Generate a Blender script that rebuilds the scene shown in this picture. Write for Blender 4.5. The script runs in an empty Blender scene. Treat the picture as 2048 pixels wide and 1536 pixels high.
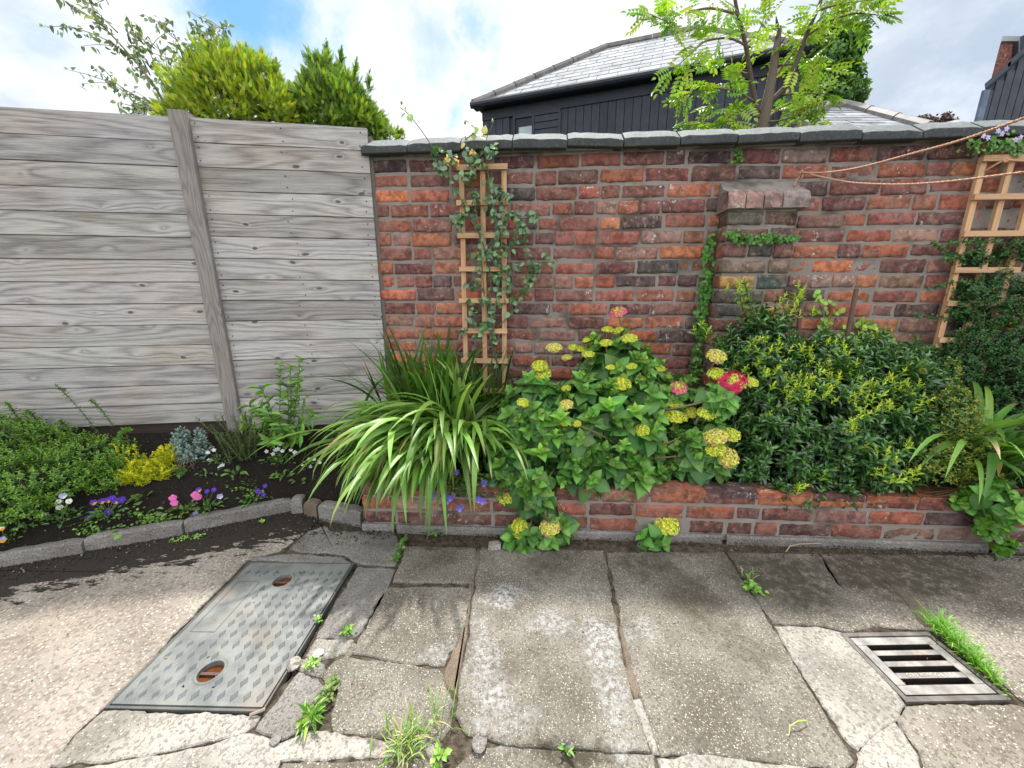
import bpy, math, random
import numpy as np
from mathutils import Vector, noise as mnoise
rng = np.random.default_rng(7); random.seed(7)
sc = bpy.context.scene
R_ = math.radians
# ---------------------------------------------------------------- camera
CAMH, FPX, TILT = 1.12, 770.0, 14.0
cd = bpy.data.cameras.new('camera'); cam = bpy.data.objects.new('camera', cd); sc.collection.objects.link(cam)
cd.sensor_width = 36; cd.lens = 36*FPX/2048; cd.clip_start = .02; cd.clip_end = 3000
cam.location = (0, 0, CAMH); cam.rotation_euler = (R_(90-TILT), 0, 0); sc.camera = cam
sc.view_settings.view_transform = 'Standard'; sc.view_settings.look = 'None'
sc.view_settings.gamma = 1; sc.view_settings.exposure = 0.55
sc.cycles.max_bounces = 6; sc.cycles.diffuse_bounces = 3; sc.cycles.transparent_max_bounces = 6
sc.cycles.transmission_bounces = 3; sc.cycles.glossy_bounces = 2
# ---------------------------------------------------------------- sun + sky
SUN_E, SUN_A = 62.0, 6.0      # the sun stands behind the wall, a little to the right
sd = bpy.data.lights.new('sun', 'SUN'); so = bpy.data.objects.new('sun', sd); sc.collection.objects.link(so)
sd.energy = 4.4; sd.angle = R_(2.5); sd.color = (1, .965, .91)
sv = Vector((math.sin(R_(SUN_A))*math.cos(R_(SUN_E)), math.cos(R_(SUN_A))*math.cos(R_(SUN_E)), math.sin(R_(SUN_E))))
so.rotation_euler = sv.to_track_quat('Z', 'Y').to_euler(); so.location = (0, 3, 6)

class NT:
    def __init__(s, tree): s.t = tree; s.x = 0
    def n(s, typ, props=None, **inp):
        nd = s.t.nodes.new(typ); s.x += 180; nd.location = (s.x, 0)
        for k, v in (props or {}).items(): setattr(nd, k, v)
        for k, v in inp.items():
            k2 = k.replace('_', ' ')
            sock = nd.inputs[int(k[1:])] if k[0] == 'i' and k[1:].isdigit() else nd.inputs[k2]
            if isinstance(v, bpy.types.NodeSocket): s.t.links.new(v, sock)
            else: sock.default_value = v
        return nd
    def math(s, op, a, b=0.0, c=0.0, clamp=False):
        return s.n('ShaderNodeMath', dict(operation=op, use_clamp=clamp), i0=a, i1=b, i2=c).outputs[0]
    def vmath(s, op, a, b=(0, 0, 0), out=0):
        return s.n('ShaderNodeVectorMath', dict(operation=op), i0=a, i1=b).outputs[out]
    def mix(s, f, a, b, mode='MIX'):
        nd = s.n('ShaderNodeMix', dict(data_type='RGBA', blend_type=mode))
        for i, v in ((0, f), (6, a), (7, b)):
            if isinstance(v, bpy.types.NodeSocket): s.t.links.new(v, nd.inputs[i])
            else: nd.inputs[i].default_value = (v if i == 0 or len(v) == 4 else (*v, 1))
        return nd.outputs[2]
    def mixf(s, f, a, b):
        return s.math('MULTIPLY_ADD', f, s.math('SUBTRACT', b, a), a)
    def noise(s, vec, scale, detail=4, rough=.55, dist=0.0, out=0):
        return s.n('ShaderNodeTexNoise', None, Vector=vec, Scale=float(scale), Detail=float(detail), Roughness=rough, Distortion=dist).outputs[out]
    def vor(s, vec, scale, feature='F1', out=0, rand=1.0):
        return s.n('ShaderNodeTexVoronoi', dict(feature=feature), Vector=vec, Scale=float(scale), Randomness=rand).outputs[out]
    def ramp(s, f, a, b, smooth=True):      # smoothstep a..b -> 0..1
        nd = s.n('ShaderNodeMapRange', dict(interpolation_type='SMOOTHSTEP' if smooth else 'LINEAR'), i0=f, i1=float(a), i2=float(b))
        return nd.outputs[0]
    def map(s, vec, loc=(0, 0, 0), rot=(0, 0, 0), scale=(1, 1, 1)):
        return s.n('ShaderNodeMapping', None, Vector=vec, Location=loc, Rotation=rot, Scale=scale).outputs[0]
    def attr(s, name, out=0): return s.n('ShaderNodeAttribute', dict(attribute_name=name)).outputs[out]
    def coord(s, which='Object'): return s.n('ShaderNodeTexCoord').outputs[which]
    def bump(s, h, strength=.5, dist=.01): return s.n('ShaderNodeBump', None, Strength=strength, Distance=dist, Height=h).outputs[0]

w = bpy.data.worlds.new('World'); sc.world = w; w.use_nodes = True
w.node_tree.nodes.clear(); T = NT(w.node_tree)
sky = T.n('ShaderNodeTexSky', dict(sky_type='NISHITA', sun_disc=False, sun_elevation=R_(SUN_E), sun_rotation=R_(SUN_A), air_density=1.0, dust_density=.6, ozone_density=1.6))
gen = T.coord('Generated')
def pxdir(px, py):
    t = R_(TILT); f = Vector((0, math.cos(t), -math.sin(t))); u = Vector((0, math.sin(t), math.cos(t)))
    return (f + Vector((1, 0, 0))*((px-1024)/FPX) - u*((py-768)/FPX)).normalized()
def skyblob(px, py, rad, soft):
    d = T.vmath('DISTANCE', T.vmath('ADD', gen, T.vmath('SCALE', wob, (0, 0, 0))), tuple(pxdir(px, py)), out=1)
    return T.ramp(d, rad+soft, max(rad-soft, 0))
wn = T.n('ShaderNodeTexNoise', None, Vector=gen, Scale=5.0, Detail=6.0, Roughness=.6)
wob = T.vmath('SCALE', T.vmath('SUBTRACT', wn.outputs[1], (.5, .5, .5)))
wob.node.inputs['Scale'].default_value = .34
def skyblob(px, py, rad, soft):
    d = T.vmath('DISTANCE', T.vmath('ADD', gen, wob), tuple(pxdir(px, py)), out=1)
    return T.ramp(d, rad+soft, max(rad-soft, 0))
holes = [(560, 45, .10, .07, 1.0), (500, 10, .09, .06, 1.0), (620, 110, .05, .06, .6), (840, 70, .035, .04, .5), (960, 95, .05, .04, .75), (910, 215, .03, .035, .7), (60, 30, .03, .06, .25)]
blue = 0.0
for (px, py, r, s_, k) in holes:
    blue = T.math('MAXIMUM', blue, T.math('MULTIPLY', skyblob(px, py, r, s_), k))
cn = T.noise(T.map(gen, scale=(1, 1, 2.0)), 2.6, 8, .62)
cn2 = T.noise(T.map(gen, loc=(3, 1, 0), scale=(1, 1, 1.8)), 7.0, 8, .6)
body = T.math('ADD', T.math('MULTIPLY', cn, .65), T.math('MULTIPLY', cn2, .35))
# open blue far round the sky where the picture does not look
sep = T.n('ShaderNodeSeparateXYZ', None, Vector=gen)
cloud = T.mix(T.ramp(body, .36, .62), (5.3, 5.9, 6.9), (8.2, 8.4, 8.6))
bank = T.math('MULTIPLY', T.math('MAXIMUM', skyblob(1830, 170, .34, .30), T.math('MULTIPLY', skyblob(60, 150, .16, .16), .4)), .85)
cloud = T.mix(bank, cloud, T.mix(T.ramp(body, .38, .6), (3.3, 4.1, 5.3), (6.0, 6.7, 7.4)))
cloud = T.mix(T.math('MULTIPLY', skyblob(1150, 60, .42, .38), .6), cloud, (7.9, 7.95, 7.9))
# unseen sky overhead and behind the camera, brightened to fill the shaded wall
T_back = T.ramp(sep.outputs[1], .25, -.5)
T_up = T.ramp(sep.outputs[2], .50, .95)
sky_fill = T.math('MAXIMUM', T_back, T_up)
cloud = T.mix(sky_fill, cloud, (13.0, 13.4, 14.0))
bl = T.mix(1.0, sky.outputs[0], (.9, 1.3, 1.35), 'MULTIPLY')
col = T.mix(blue, cloud, bl)
bg = T.n('ShaderNodeBackground', None, Color=col, Strength=0.1)
ow = T.n('ShaderNodeOutputWorld', None, Surface=bg.outputs[0])

# ---------------------------------------------------------------- photo geometry helpers
def ray(px, py):
    t = R_(TILT)
    f = np.array([0, math.cos(t), -math.sin(t)]); u = np.array([0, math.sin(t), math.cos(t)])
    return f + np.array([1., 0, 0])*((px-1024)/FPX) - u*((py-768)/FPX)
C0 = np.array([0, 0, CAMH])
def G(px, py, z=0.0): d = ray(px, py); return C0 + d*((z-CAMH)/d[2])
def RY(px, py, Y): d = ray(px, py); return C0 + d*(Y/d[1])
WA = R_(4.5); WU = np.array([math.cos(WA), -math.sin(WA), 0]); WN = np.array([math.sin(WA), math.cos(WA), 0]); WO = np.array([0, 2.24, 0])
def W(px, py, off=0.0):         # point on the brick wall's face, off metres in front of it
    d = ray(px, py); q = WO - WN*off; return C0 + d*((q@WN)/(d@WN))
def WS(px, py, off=0.0):        # (s along wall, z)
    p = W(px, py, off); return float((p-WO)@WU), float(p[2])
def wp(s, z, off=0.0): return WO + WU*s - WN*off + np.array([0, 0, z])
FA = R_(8.5); FU = np.array([math.cos(FA), math.sin(FA), 0]); FN = np.array([-math.sin(FA), math.cos(FA), 0]); FO = np.array([-.84, 2.262, 0])
def FS(px, py, off=0.0):
    d = ray(px, py); q = FO - FN*off; p = C0 + d*((q@FN)/(d@FN)); return float((p-FO)@FU), float(p[2])
def fp(s, z, off=0.0): return FO + FU*s - FN*off + np.array([0, 0, z])
PA = R_(3.05); PU = np.array([math.cos(PA), -math.sin(PA), 0]); PN = np.array([math.sin(PA), math.cos(PA), 0]); PO = np.array([-.704, 1.621, 0])
def pp(s, z, off=0.0): return PO + PU*s - PN*off + np.array([0, 0, z])

# ---------------------------------------------------------------- object helpers
COL = sc.collection
def tag(o, label=None, cat=None, group=None, kind=None):
    if label: o['label'] = label
    if cat: o['category'] = cat
    if group: o['group'] = group
    if kind: o['kind'] = kind
    return o
def empty(name, loc, label, cat, group=None):
    o = bpy.data.objects.new(name, None); COL.objects.link(o); o.location = tuple(loc); o.empty_display_size = .05
    return tag(o, label, cat, group)
class MB:
    def __init__(s): s.v = []; s.f = []; s.c = []; s.m = []; s.uv = []
    def add(s, vs, fs, col=(.5, .5, .5), mi=0, uv=None):
        b = len(s.v); s.v.extend(tuple(map(float, p)) for p in vs)
        for i, f in enumerate(fs):
            s.f.append(tuple(b+k for k in f)); s.m.append(mi)
        cs = col if isinstance(col, (list, np.ndarray)) and len(np.shape(col)) == 2 else [col]*len(vs)
        s.c.extend(tuple(map(float, c[:3])) + (1.,) for c in cs)
        s.uv.extend(uv if uv is not None else [(0, 0)]*len(vs))
    def box(s, o, ux, uy, uz, **k):     # origin corner and three edge vectors
        o, ux, uy, uz = map(np.asarray, (o, ux, uy, uz))
        vs = [o, o+ux, o+ux+uy, o+uy, o+uz, o+ux+uz, o+ux+uy+uz, o+uy+uz]
        s.add(vs, [(0, 3, 2, 1), (4, 5, 6, 7), (0, 1, 5, 4), (1, 2, 6, 5), (2, 3, 7, 6), (3, 0, 4, 7)], **k)
    def tube(s, pts, rad, n=6, cap=True, **k):
        pts = [np.asarray(p, float) for p in pts]; K = len(pts)
        rad = [rad]*K if np.isscalar(rad) else rad
        vs = []; ref = np.array([.31, .17, .93])
        for i in range(K):
            t = pts[min(i+1, K-1)] - pts[max(i-1, 0)]; t = t/(np.linalg.norm(t)+1e-9)
            a = np.cross(t, ref)
            if np.linalg.norm(a) < .1: a = np.cross(t, [1, 0, 0])
            a /= np.linalg.norm(a); b = np.cross(t, a)
            for j in range(n):
                th = 2*math.pi*j/n; vs.append(pts[i] + rad[i]*(a*math.cos(th)+b*math.sin(th)))
        fs = [(i*n+j, i*n+(j+1) % n, (i+1)*n+(j+1) % n, (i+1)*n+j) for i in range(K-1) for j in range(n)]
        if cap: fs += [tuple(range(n-1, -1, -1)), tuple((K-1)*n+j for j in range(n))]
        s.add(vs, fs, **k)
    def build(s, name, mats, parent=None, smooth=False, loc=None):
        me = bpy.data.meshes.new(name)
        V = np.array(s.v, float)
        org = np.array(parent.location if parent else (loc if loc is not None else (0, 0, 0)), float)
        if len(V): V = V - org
        me.from_pydata(V.tolist(), [], s.f)
        a = me.color_attributes.new('Col', 'FLOAT_COLOR', 'POINT'); a.data.foreach_set('color', np.array(s.c, np.float32).ravel())
        if any(u != (0, 0) for u in s.uv[:50]):
            ul = me.uv_layers.new(name='UVMap'); li = np.zeros(len(me.loops), np.int32); me.loops.foreach_get('vertex_index', li)
            ul.data.foreach_set('uv', np.array(s.uv, np.float32)[li].ravel())
        for m in (mats if isinstance(mats, (list, tuple)) else [mats]): me.materials.append(m)
        me.polygons.foreach_set('material_index', s.m)
        if smooth: me.polygons.foreach_set('use_smooth', [True]*len(me.polygons))
        me.update()
        o = bpy.data.objects.new(name, me); COL.objects.link(o)
        if parent: o.parent = parent
        elif loc is not None: o.location = tuple(loc)
        return o
def tri_obj(name, V, F, Cc, mat, parent=None, loc=None, smooth=True):
    """big triangle / quad meshes straight from numpy"""
    me = bpy.data.meshes.new(name); k = F.shape[1]
    org = np.array(parent.location if parent else (loc if loc is not None else (0, 0, 0)), float)
    V = V - org
    me.vertices.add(len(V)); me.vertices.foreach_set('co', V.astype(np.float32).ravel())
    me.loops.add(F.size); me.loops.foreach_set('vertex_index', F.astype(np.int32).ravel())
    me.polygons.add(len(F)); me.polygons.foreach_set('loop_start', np.arange(0, F.size, k, dtype=np.int32))
    me.polygons.foreach_set('loop_total', np.full(len(F), k, np.int32))
    if smooth: me.polygons.foreach_set('use_smooth', np.ones(len(F), bool))
    me.update(calc_edges=True)
    a = me.color_attributes.new('Col', 'FLOAT_COLOR', 'POINT')
    a.data.foreach_set('color', np.concatenate([Cc, np.ones((len(Cc), 1))], 1).astype(np.float32).ravel())
    me.materials.append(mat)
    o = bpy.data.objects.new(name, me); COL.objects.link(o)
    if parent: o.parent = parent
    elif loc is not None: o.location = tuple(loc)
    return o
def nrm(a): return a/(np.linalg.norm(a, axis=-1, keepdims=True)+1e-9)
# leaf templates: x along the leaf 0..1, y across -.5...5, z = relief; triangles
def leaf_tpl(rows, fold=.12, bend=.25, tip=.5):
    """rows: [(x, halfwidth)]; the first and last rows are points"""
    v = []; t = []; n = len(rows)
    for i, (x, hw) in enumerate(rows):
        z = -bend*x*x
        v += [(x, -hw, z+fold*hw), (x, 0, z), (x, hw, z+fold*hw)]
    for i in range(n-1):
        a = i*3
        for s in (0, 1): t += [(a+s, a+3+s, a+4+s), (a+s, a+4+s, a+1+s)]
    return np.array(v, float), np.array(t), np.tile([.92, 1.28, .92], n)
OV = leaf_tpl([(0, .03), (.08, .33), (.28, .51), (.52, .50), (.74, .33), (.88, .14), (1, .0)], .30, .24)       # ovate
LAN = leaf_tpl([(0, .03), (.3, .42), (.6, .45), (1, 0)], .5, .18)                              # lance
SM = (np.array([(0, 0, 0), (.5, -.5, .12), (1, 0, -.05), (.5, .5, .12)], float), np.array([(0, 1, 2), (0, 2, 3)]))
RND = leaf_tpl([(0, .05), (.12, .34), (.4, .52), (.7, .45), (.92, .2), (1, .02)], .15, .12)
def scatter(tpl, P, D, N, L, Wd, Cc):
    tv, tf = tpl[0], tpl[1]; P = np.asarray(P); n = len(P); k = len(tv)
    X = nrm(D); Z = N - X*np.sum(N*X, 1, keepdims=True); Z = nrm(Z); Y = np.cross(Z, X)
    L = np.broadcast_to(L, (n,))[:, None, None]; Wd = np.broadcast_to(Wd, (n,))[:, None, None]
    V = P[:, None, :] + L*tv[None, :, 0:1]*X[:, None, :] + Wd*tv[None, :, 1:2]*Y[:, None, :] + (L*tv[None, :, 2:3])*Z[:, None, :]
    F = tf[None] + (np.arange(n)*k)[:, None, None]
    Cv = np.repeat(np.asarray(Cc), k, 0)
    if len(tpl) > 2: Cv = np.clip(Cv*np.tile(tpl[2], n)[:, None], 0, .97)
    return V.reshape(-1, 3), F.reshape(-1, 3), Cv
def merge(parts):
    V = []; F = []; Cc = []; b = 0
    for v, f, c in parts:
        V.append(v); F.append(f+b); Cc.append(c); b += len(v)
    return np.concatenate(V), np.concatenate(F), np.concatenate(Cc)
def ribbons(curves, width, side, Cc, fold=.25, prof=None):
    """curves (M,K,3), side (M,3): strap leaves with a channel"""
    M, K, _ = curves.shape
    t = np.linspace(0, 1, K)
    pr = prof if prof is not None else np.clip(np.minimum(.45+2.2*t, 1)*np.clip((1-t)*3.2, 0, 1)**.7, .03, 1)
    wv = np.asarray(width).reshape(M, 1, 1)*pr[None, :, None]*.5
    tan = nrm(np.gradient(curves, axis=1)); S = side[:, None, :] - tan*np.sum(tan*side[:, None, :], 2, keepdims=True); S = nrm(S)
    Nn = np.cross(tan, S)
    A = curves - S*wv + Nn*wv*fold; B = curves; Cq = curves + S*wv + Nn*wv*fold
    V = np.stack([A, B, Cq], 2).reshape(-1, 3)
    base = (np.arange(M)*K*3)[:, None, None]; i = (np.arange(K-1)*3)[None, :, None]
    q = []
    for s in (0, 1):
        a = base+i+s; q += [np.concatenate([a, a+3, a+4], 2), np.concatenate([a, a+4, a+1], 2)]
    F = np.concatenate([x.reshape(-1, 3) for x in q])
    Cv = np.repeat(np.asarray(Cc)[:, None, :], K, 1); dry = (rng.random(M) < .10)[:, None, None]*np.clip((t-.80-rng.uniform(-.1, .1, M)[:, None])/.12, 0, 1)[:, :, None]
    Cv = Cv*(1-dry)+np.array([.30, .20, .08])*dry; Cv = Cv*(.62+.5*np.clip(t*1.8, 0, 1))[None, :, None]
    Cv = Cv[:, :, None, :]*np.array([1, .93, 1])[None, None, :, None]
    return V, F, np.clip(Cv, 0, .95).reshape(-1, 3)
def arch(base, az, L, th0, th1, K=12, pw=1.3):
    """arching leaf curves: start angle th0 from vertical, end angle th1"""
    M = len(base); t = np.linspace(0, 1, K); th = th0[:, None] + (th1-th0)[:, None]*t[None]**pw
    ds = (L/(K-1))[:, None]
    hx = np.cumsum(np.sin(th)*ds, 1); hz = np.cumsum(np.cos(th)*ds, 1)
    d = np.stack([np.cos(az), np.sin(az), 0*az], 1)
    return base[:, None, :] + hx[:, :, None]*d[:, None, :] + hz[:, :, None]*np.array([0, 0, 1.])
def jcol(c, n, v=.15, h=.08):
    c = np.array(c)[None]*(1+rng.normal(0, v, (n, 1))) * (1+rng.normal(0, h, (n, 3)))
    return np.clip(c, .002, .95)
def mixcol(cols, n, p=None, v=.15, h=.06):
    i = rng.choice(len(cols), n, p=p); c = np.array(cols)[i]
    return np.clip(c*(1+rng.normal(0, v, (n, 1)))*(1+rng.normal(0, h, (n, 3))), .002, .95)
# ---------------------------------------------------------------- materials
def newmat(name):
    m = bpy.data.materials.new(name); m.use_nodes = True; m.node_tree.nodes.clear(); return m, NT(m.node_tree)
def fin(m, T, col, rough=.8, normal=None, metal=0.0, spec=.5, extra=None):
    kw = dict(Base_Color=col if isinstance(col, bpy.types.NodeSocket) else (*col, 1), Roughness=rough, Metallic=metal)
    p = T.n('ShaderNodeBsdfPrincipled', None, **kw)
    p.inputs['Specular IOR Level'].default_value = spec
    if normal is not None: T.t.links.new(normal, p.inputs['Normal'])
    sh = p.outputs[0]
    if extra: sh = extra(T, sh)
    T.n('ShaderNodeOutputMaterial', None, Surface=sh); return m
def leafmat(name, rough=.45, trans=.35, spec=.5, vein=0.0, tcol=(1.25, 1.35, .5)):
    m, T = newmat(name); c = T.attr('Col'); o = T.coord()
    c = T.mix(T.math('MULTIPLY', T.ramp(T.noise(o, 60, 3), .35, .7), .3), c, T.mix(1, c, (.55, .7, .5), 'MULTIPLY'))
    nb = T.bump(T.noise(o, 140, 3), .25, .004)
    def ex(T, sh):
        t = T.n('ShaderNodeBsdfTranslucent', None, Color=T.mix(1, c, tcol, 'MULTIPLY'))
        return T.n('ShaderNodeMixShader', None, i0=trans, i1=sh, i2=t.outputs[0]).outputs[0]
    return fin(m, T, c, rough, nb, spec=spec, extra=ex)
M = {}
M['leaf'] = leafmat('leaf', .45, .26); M['gloss'] = leafmat('glossy_leaf', .30, .14, .9)
for nd in M['gloss'].node_tree.nodes:
    if nd.type == 'BSDF_PRINCIPLED': nd.inputs['Coat Weight'].default_value = .30; nd.inputs['Coat Roughness'].default_value = .12; M['strap'] = leafmat('strap_leaf', .38, .35)
M['petal'] = leafmat('petal', .6, .3, .3, tcol=(1.1, 1.1, 1.1)); M['twig'] = None
m, T = newmat('twig_bark'); c = T.attr('Col'); n_ = T.noise(T.coord(), 90, 4)
M['twig'] = fin(m, T, T.mix(n_, T.mix(1, c, (.6, .6, .6), 'MULTIPLY'), T.mix(1, c, (1.3, 1.3, 1.3), 'MULTIPLY')), .85, T.bump(n_, .5, .004))
# brick
m, T = newmat('old_brick'); c = T.attr('Col'); o = T.coord()
n1 = T.noise(o, 26, 6, .65); n2 = T.noise(o, 130, 5, .7); n3 = T.noise(T.map(o, scale=(1, 1, 2.2)), 9, 5, .6)
c = T.mix(T.ramp(n1, .36, .62), T.mix(1, c, (.42, .44, .48), 'MULTIPLY'), c); c = T.mix(T.math('MULTIPLY', T.ramp(T.noise(o, 48, 5, .7), .5, .68), .5), c, (.075, .055, .052, 1)); c = T.mix(T.math('MULTIPLY', T.ramp(T.noise(T.map(o, loc=(5, 2, 1)), 33, 5, .7), .50, .70), .55), c, (.40, .25, .19, 1))
c = T.mix(T.math('MULTIPLY', T.ramp(n2, .5, .78), .5), c, T.mix(1, c, (1.7, 1.45, 1.3), 'MULTIPLY'))
c = T.mix(T.math('MULTIPLY', T.ramp(n3, .56, .72), .55), c, (.16, .13, .12, 1))           # mortar smear
pit = T.ramp(T.vor(T.vmath('ADD', o, T.noise(o, 60, 2, out=1)), 85), .12, .03)
c = T.mix(T.math('MULTIPLY', pit, T.math('MULTIPLY', T.ramp(n1, .5, .6), .8)), c, (.03, .02, .02, 1))
pr = T.attr('Col', 3)
wf = T.math('MULTIPLY', T.ramp(T.noise(o, 34, 6, .8), .575, .62), T.ramp(T.noise(o, 3.6, 3), .53, .63))
c = T.mix(T.math('MULTIPLY', wf, .85), c, (.60, .60, .58, 1))                                # flakes of old whitewash
c = T.mix(T.math('MULTIPLY_ADD', T.ramp(T.noise(o, 6, 5, .7), .45, .7), .20, .02), c, (.38, .30, .26, 1))
h = T.math('ADD', T.math('MULTIPLY', n1, .7), T.math('ADD', T.math('MULTIPLY', n2, .35), T.math('MULTIPLY', pit, -.5)))
M['brick'] = fin(m, T, c, .9, T.bump(h, .9, .012), spec=.25)
m, T = newmat('lime_mortar'); o = T.coord(); n1 = T.noise(o, 14, 5); n2 = T.noise(o, 160, 4, .7)
c = T.mix(n1, (.17, .15, .135, 1), (.34, .305, .27, 1)); c = T.mix(T.math('MULTIPLY', T.ramp(n2, .4, .7), .5), c, (.29, .25, .215, 1))
c = T.mix(T.math('MULTIPLY', T.ramp(T.noise(o, 4, 4), .50, .68), .8), c, (.07, .06, .05, 1))
M['mortar'] = fin(m, T, c, .95, T.bump(T.math('ADD', n1, T.math('MULTIPLY', n2, .4)), .8, .012), spec=.2)
# slate coping
m, T = newmat('coping_stone'); o = T.coord(); n1 = T.noise(o, 7, 6, .6); n2 = T.noise(o, 70, 5, .65)
c = T.mix(n1, (.06, .068, .072, 1), (.145, .158, .155, 1)); c = T.mix(T.math('MULTIPLY', T.ramp(n2, .48, .7), .6), c, (.25, .27, .25, 1))
c = T.mix(T.math('MULTIPLY', T.ramp(T.noise(o, 22, 5, .7), .6, .7), .55), c, (.05, .055, .05, 1))
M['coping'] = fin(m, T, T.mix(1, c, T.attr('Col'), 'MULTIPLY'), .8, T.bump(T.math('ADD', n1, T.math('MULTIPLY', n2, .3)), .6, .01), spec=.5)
# weathered fence boards: grain runs along u, knots bow the grain
def woodmat(name, dark, light, warm, knots=True, gs=1.0):
    m, T = newmat(name); uv = T.n('ShaderNodeUVMap', dict(uv_map='UVMap')).outputs[0]
    sx = T.n('ShaderNodeSeparateXYZ', None, Vector=uv); U = sx.outputs[0]; V = sx.outputs[1]
    uvs = T.vmath('ADD', T.map(uv, scale=(1.0, 2.0, 1)), T.vmath('MULTIPLY', T.noise(uv, 3.0, 2, out=1), (.12, .12, 0)))
    vnode = T.n('ShaderNodeTexVoronoi', dict(feature='F1', voronoi_dimensions='2D'), Vector=uvs, Scale=3.0); rndc = vnode.outputs[0]
    kd = rndc
    big = T.noise(T.map(uv, scale=(.55, 5.5, 1)), 1.5*gs, 2, .4, .15)
    fine = T.noise(T.map(uv, scale=(2.2, 70, 1)), 3.2*gs, 5, .6)
    fine2 = T.noise(T.map(uv, scale=(7, 190, 1)), 3.0*gs, 4, .6)
    bow = T.math('MULTIPLY', T.math('POWER', 2.718, T.math('MULTIPLY', kd, -9.0)), 1.5) if knots else 0.0
    ph = T.math('ADD', T.math('MULTIPLY', T.math('ADD', big, T.math('MULTIPLY', V, 1.6)), 58.0*gs), T.math('MULTIPLY', bow, 5.0))
    ring = T.math('MULTIPLY_ADD', T.math('SINE', ph), .5, .5)
    ring = T.math('POWER', ring, .6)
    f = T.math('ADD', T.math('MULTIPLY', ring, .22), T.math('ADD', T.math('MULTIPLY', fine, .70), T.math('MULTIPLY', fine2, .40)))
    c = T.mix(T.ramp(f, .34, 1.0, False), (*dark, 1), (*light, 1))
    c = T.mix(T.math('MULTIPLY', T.ramp(T.noise(uv, 1.9, 4), .42, .68), .6), c, T.mix(1, c, (*warm, 1), 'MULTIPLY'))
    c = T.mix(1, c, T.attr('Col'), 'MULTIPLY')
    h = T.math('ADD', T.math('MULTIPLY', ring, .3), T.math('ADD', T.math('MULTIPLY', fine, .6), T.math('MULTIPLY', fine2, .5)))
    if knots:
        kn = T.ramp(kd, .058, .035); kr = T.math('MULTIPLY', T.ramp(kd, .105, .06), T.math('SUBTRACT', 1.0, kn))
        show = T.ramp(T.n('ShaderNodeSeparateColor', None, Color=vnode.outputs[1]).outputs[0], .42, .47)
        c = T.mix(T.math('MULTIPLY', T.math('MULTIPLY', kn, .85), show), c, (.075, .062, .055, 1))
        c = T.mix(T.math('MULTIPLY', T.math('MULTIPLY', kr, .35), show), c, (.42, .40, .38, 1))
    return fin(m, T, c, .85, T.bump(h, .55, .004), spec=.25)
M['fence'] = woodmat('weathered_board', (.100, .094, .092), (.57, .55, .53), (.96, .86, .75))
M['post'] = woodmat('weathered_post', (.12, .112, .105), (.36, .345, .33), (1.0, .9, .8), False, 1.6)
M['pine'] = woodmat('treated_pine', (.36, .20, .10), (.66, .44, .26), (1.05, .9, .8), False, 1.0)
# concrete with exposed stone chips; masks in metres on the ground
def blobmask(T, o2, lst):
    acc = None
    for (x, y, rx, ry, k) in lst:
        d = T.vmath('LENGTH', T.vmath('MULTIPLY', T.vmath('SUBTRACT', o2, (x, y, 0)), (1/rx, 1/ry, 0)), out=1)
        b = T.math('MULTIPLY', T.ramp(d, 1.35, .25), k); acc = b if acc is None else T.math('MAXIMUM', acc, b)
    return acc
def gb(px, py, rx, ry, k): p = G(px, py); return (p[0], p[1], rx, ry, k)
LICHEN = [gb(1010, 1190, .085, .05, 1.1), gb(985, 1390, .07, .06, .9), gb(1205, 1270, .10, .06, 1.1), gb(1100, 1250, .09, .05, .8), gb(965, 1300, .04, .16, .75), gb(1290, 1260, .05, .06, .8), gb(1205, 1310, .05, .05, .9), gb(880, 1320, .06, .05, .6), gb(1230, 1400, .05, .09, .8), gb(1190, 1190, .05, .03, .5), gb(820, 1170, .05, .02, .4), gb(1010, 1450, .12, .05, .5), gb(1250, 1500, .04, .08, .7)]
MOSS = [gb(1560, 1155, .28, .20, 1.15), gb(1800, 1145, .55, .17, 1.15), gb(1380, 1190, .12, .20, .75), gb(1480, 1290, .09, .13, .6), gb(1100, 1130, .14, .10, .8), gb(1300, 1130, .2, .10, .95), gb(880, 1120, .1, .05, .5), gb(1250, 1090, 1.2, .055, 1.2), gb(2000, 1180, .3, .2, .6), gb(1150, 1510, .14, .03, 1.2), gb(740, 1490, .06, .02, .8), gb(850, 1060, .4, .03, 1.0)]
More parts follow.
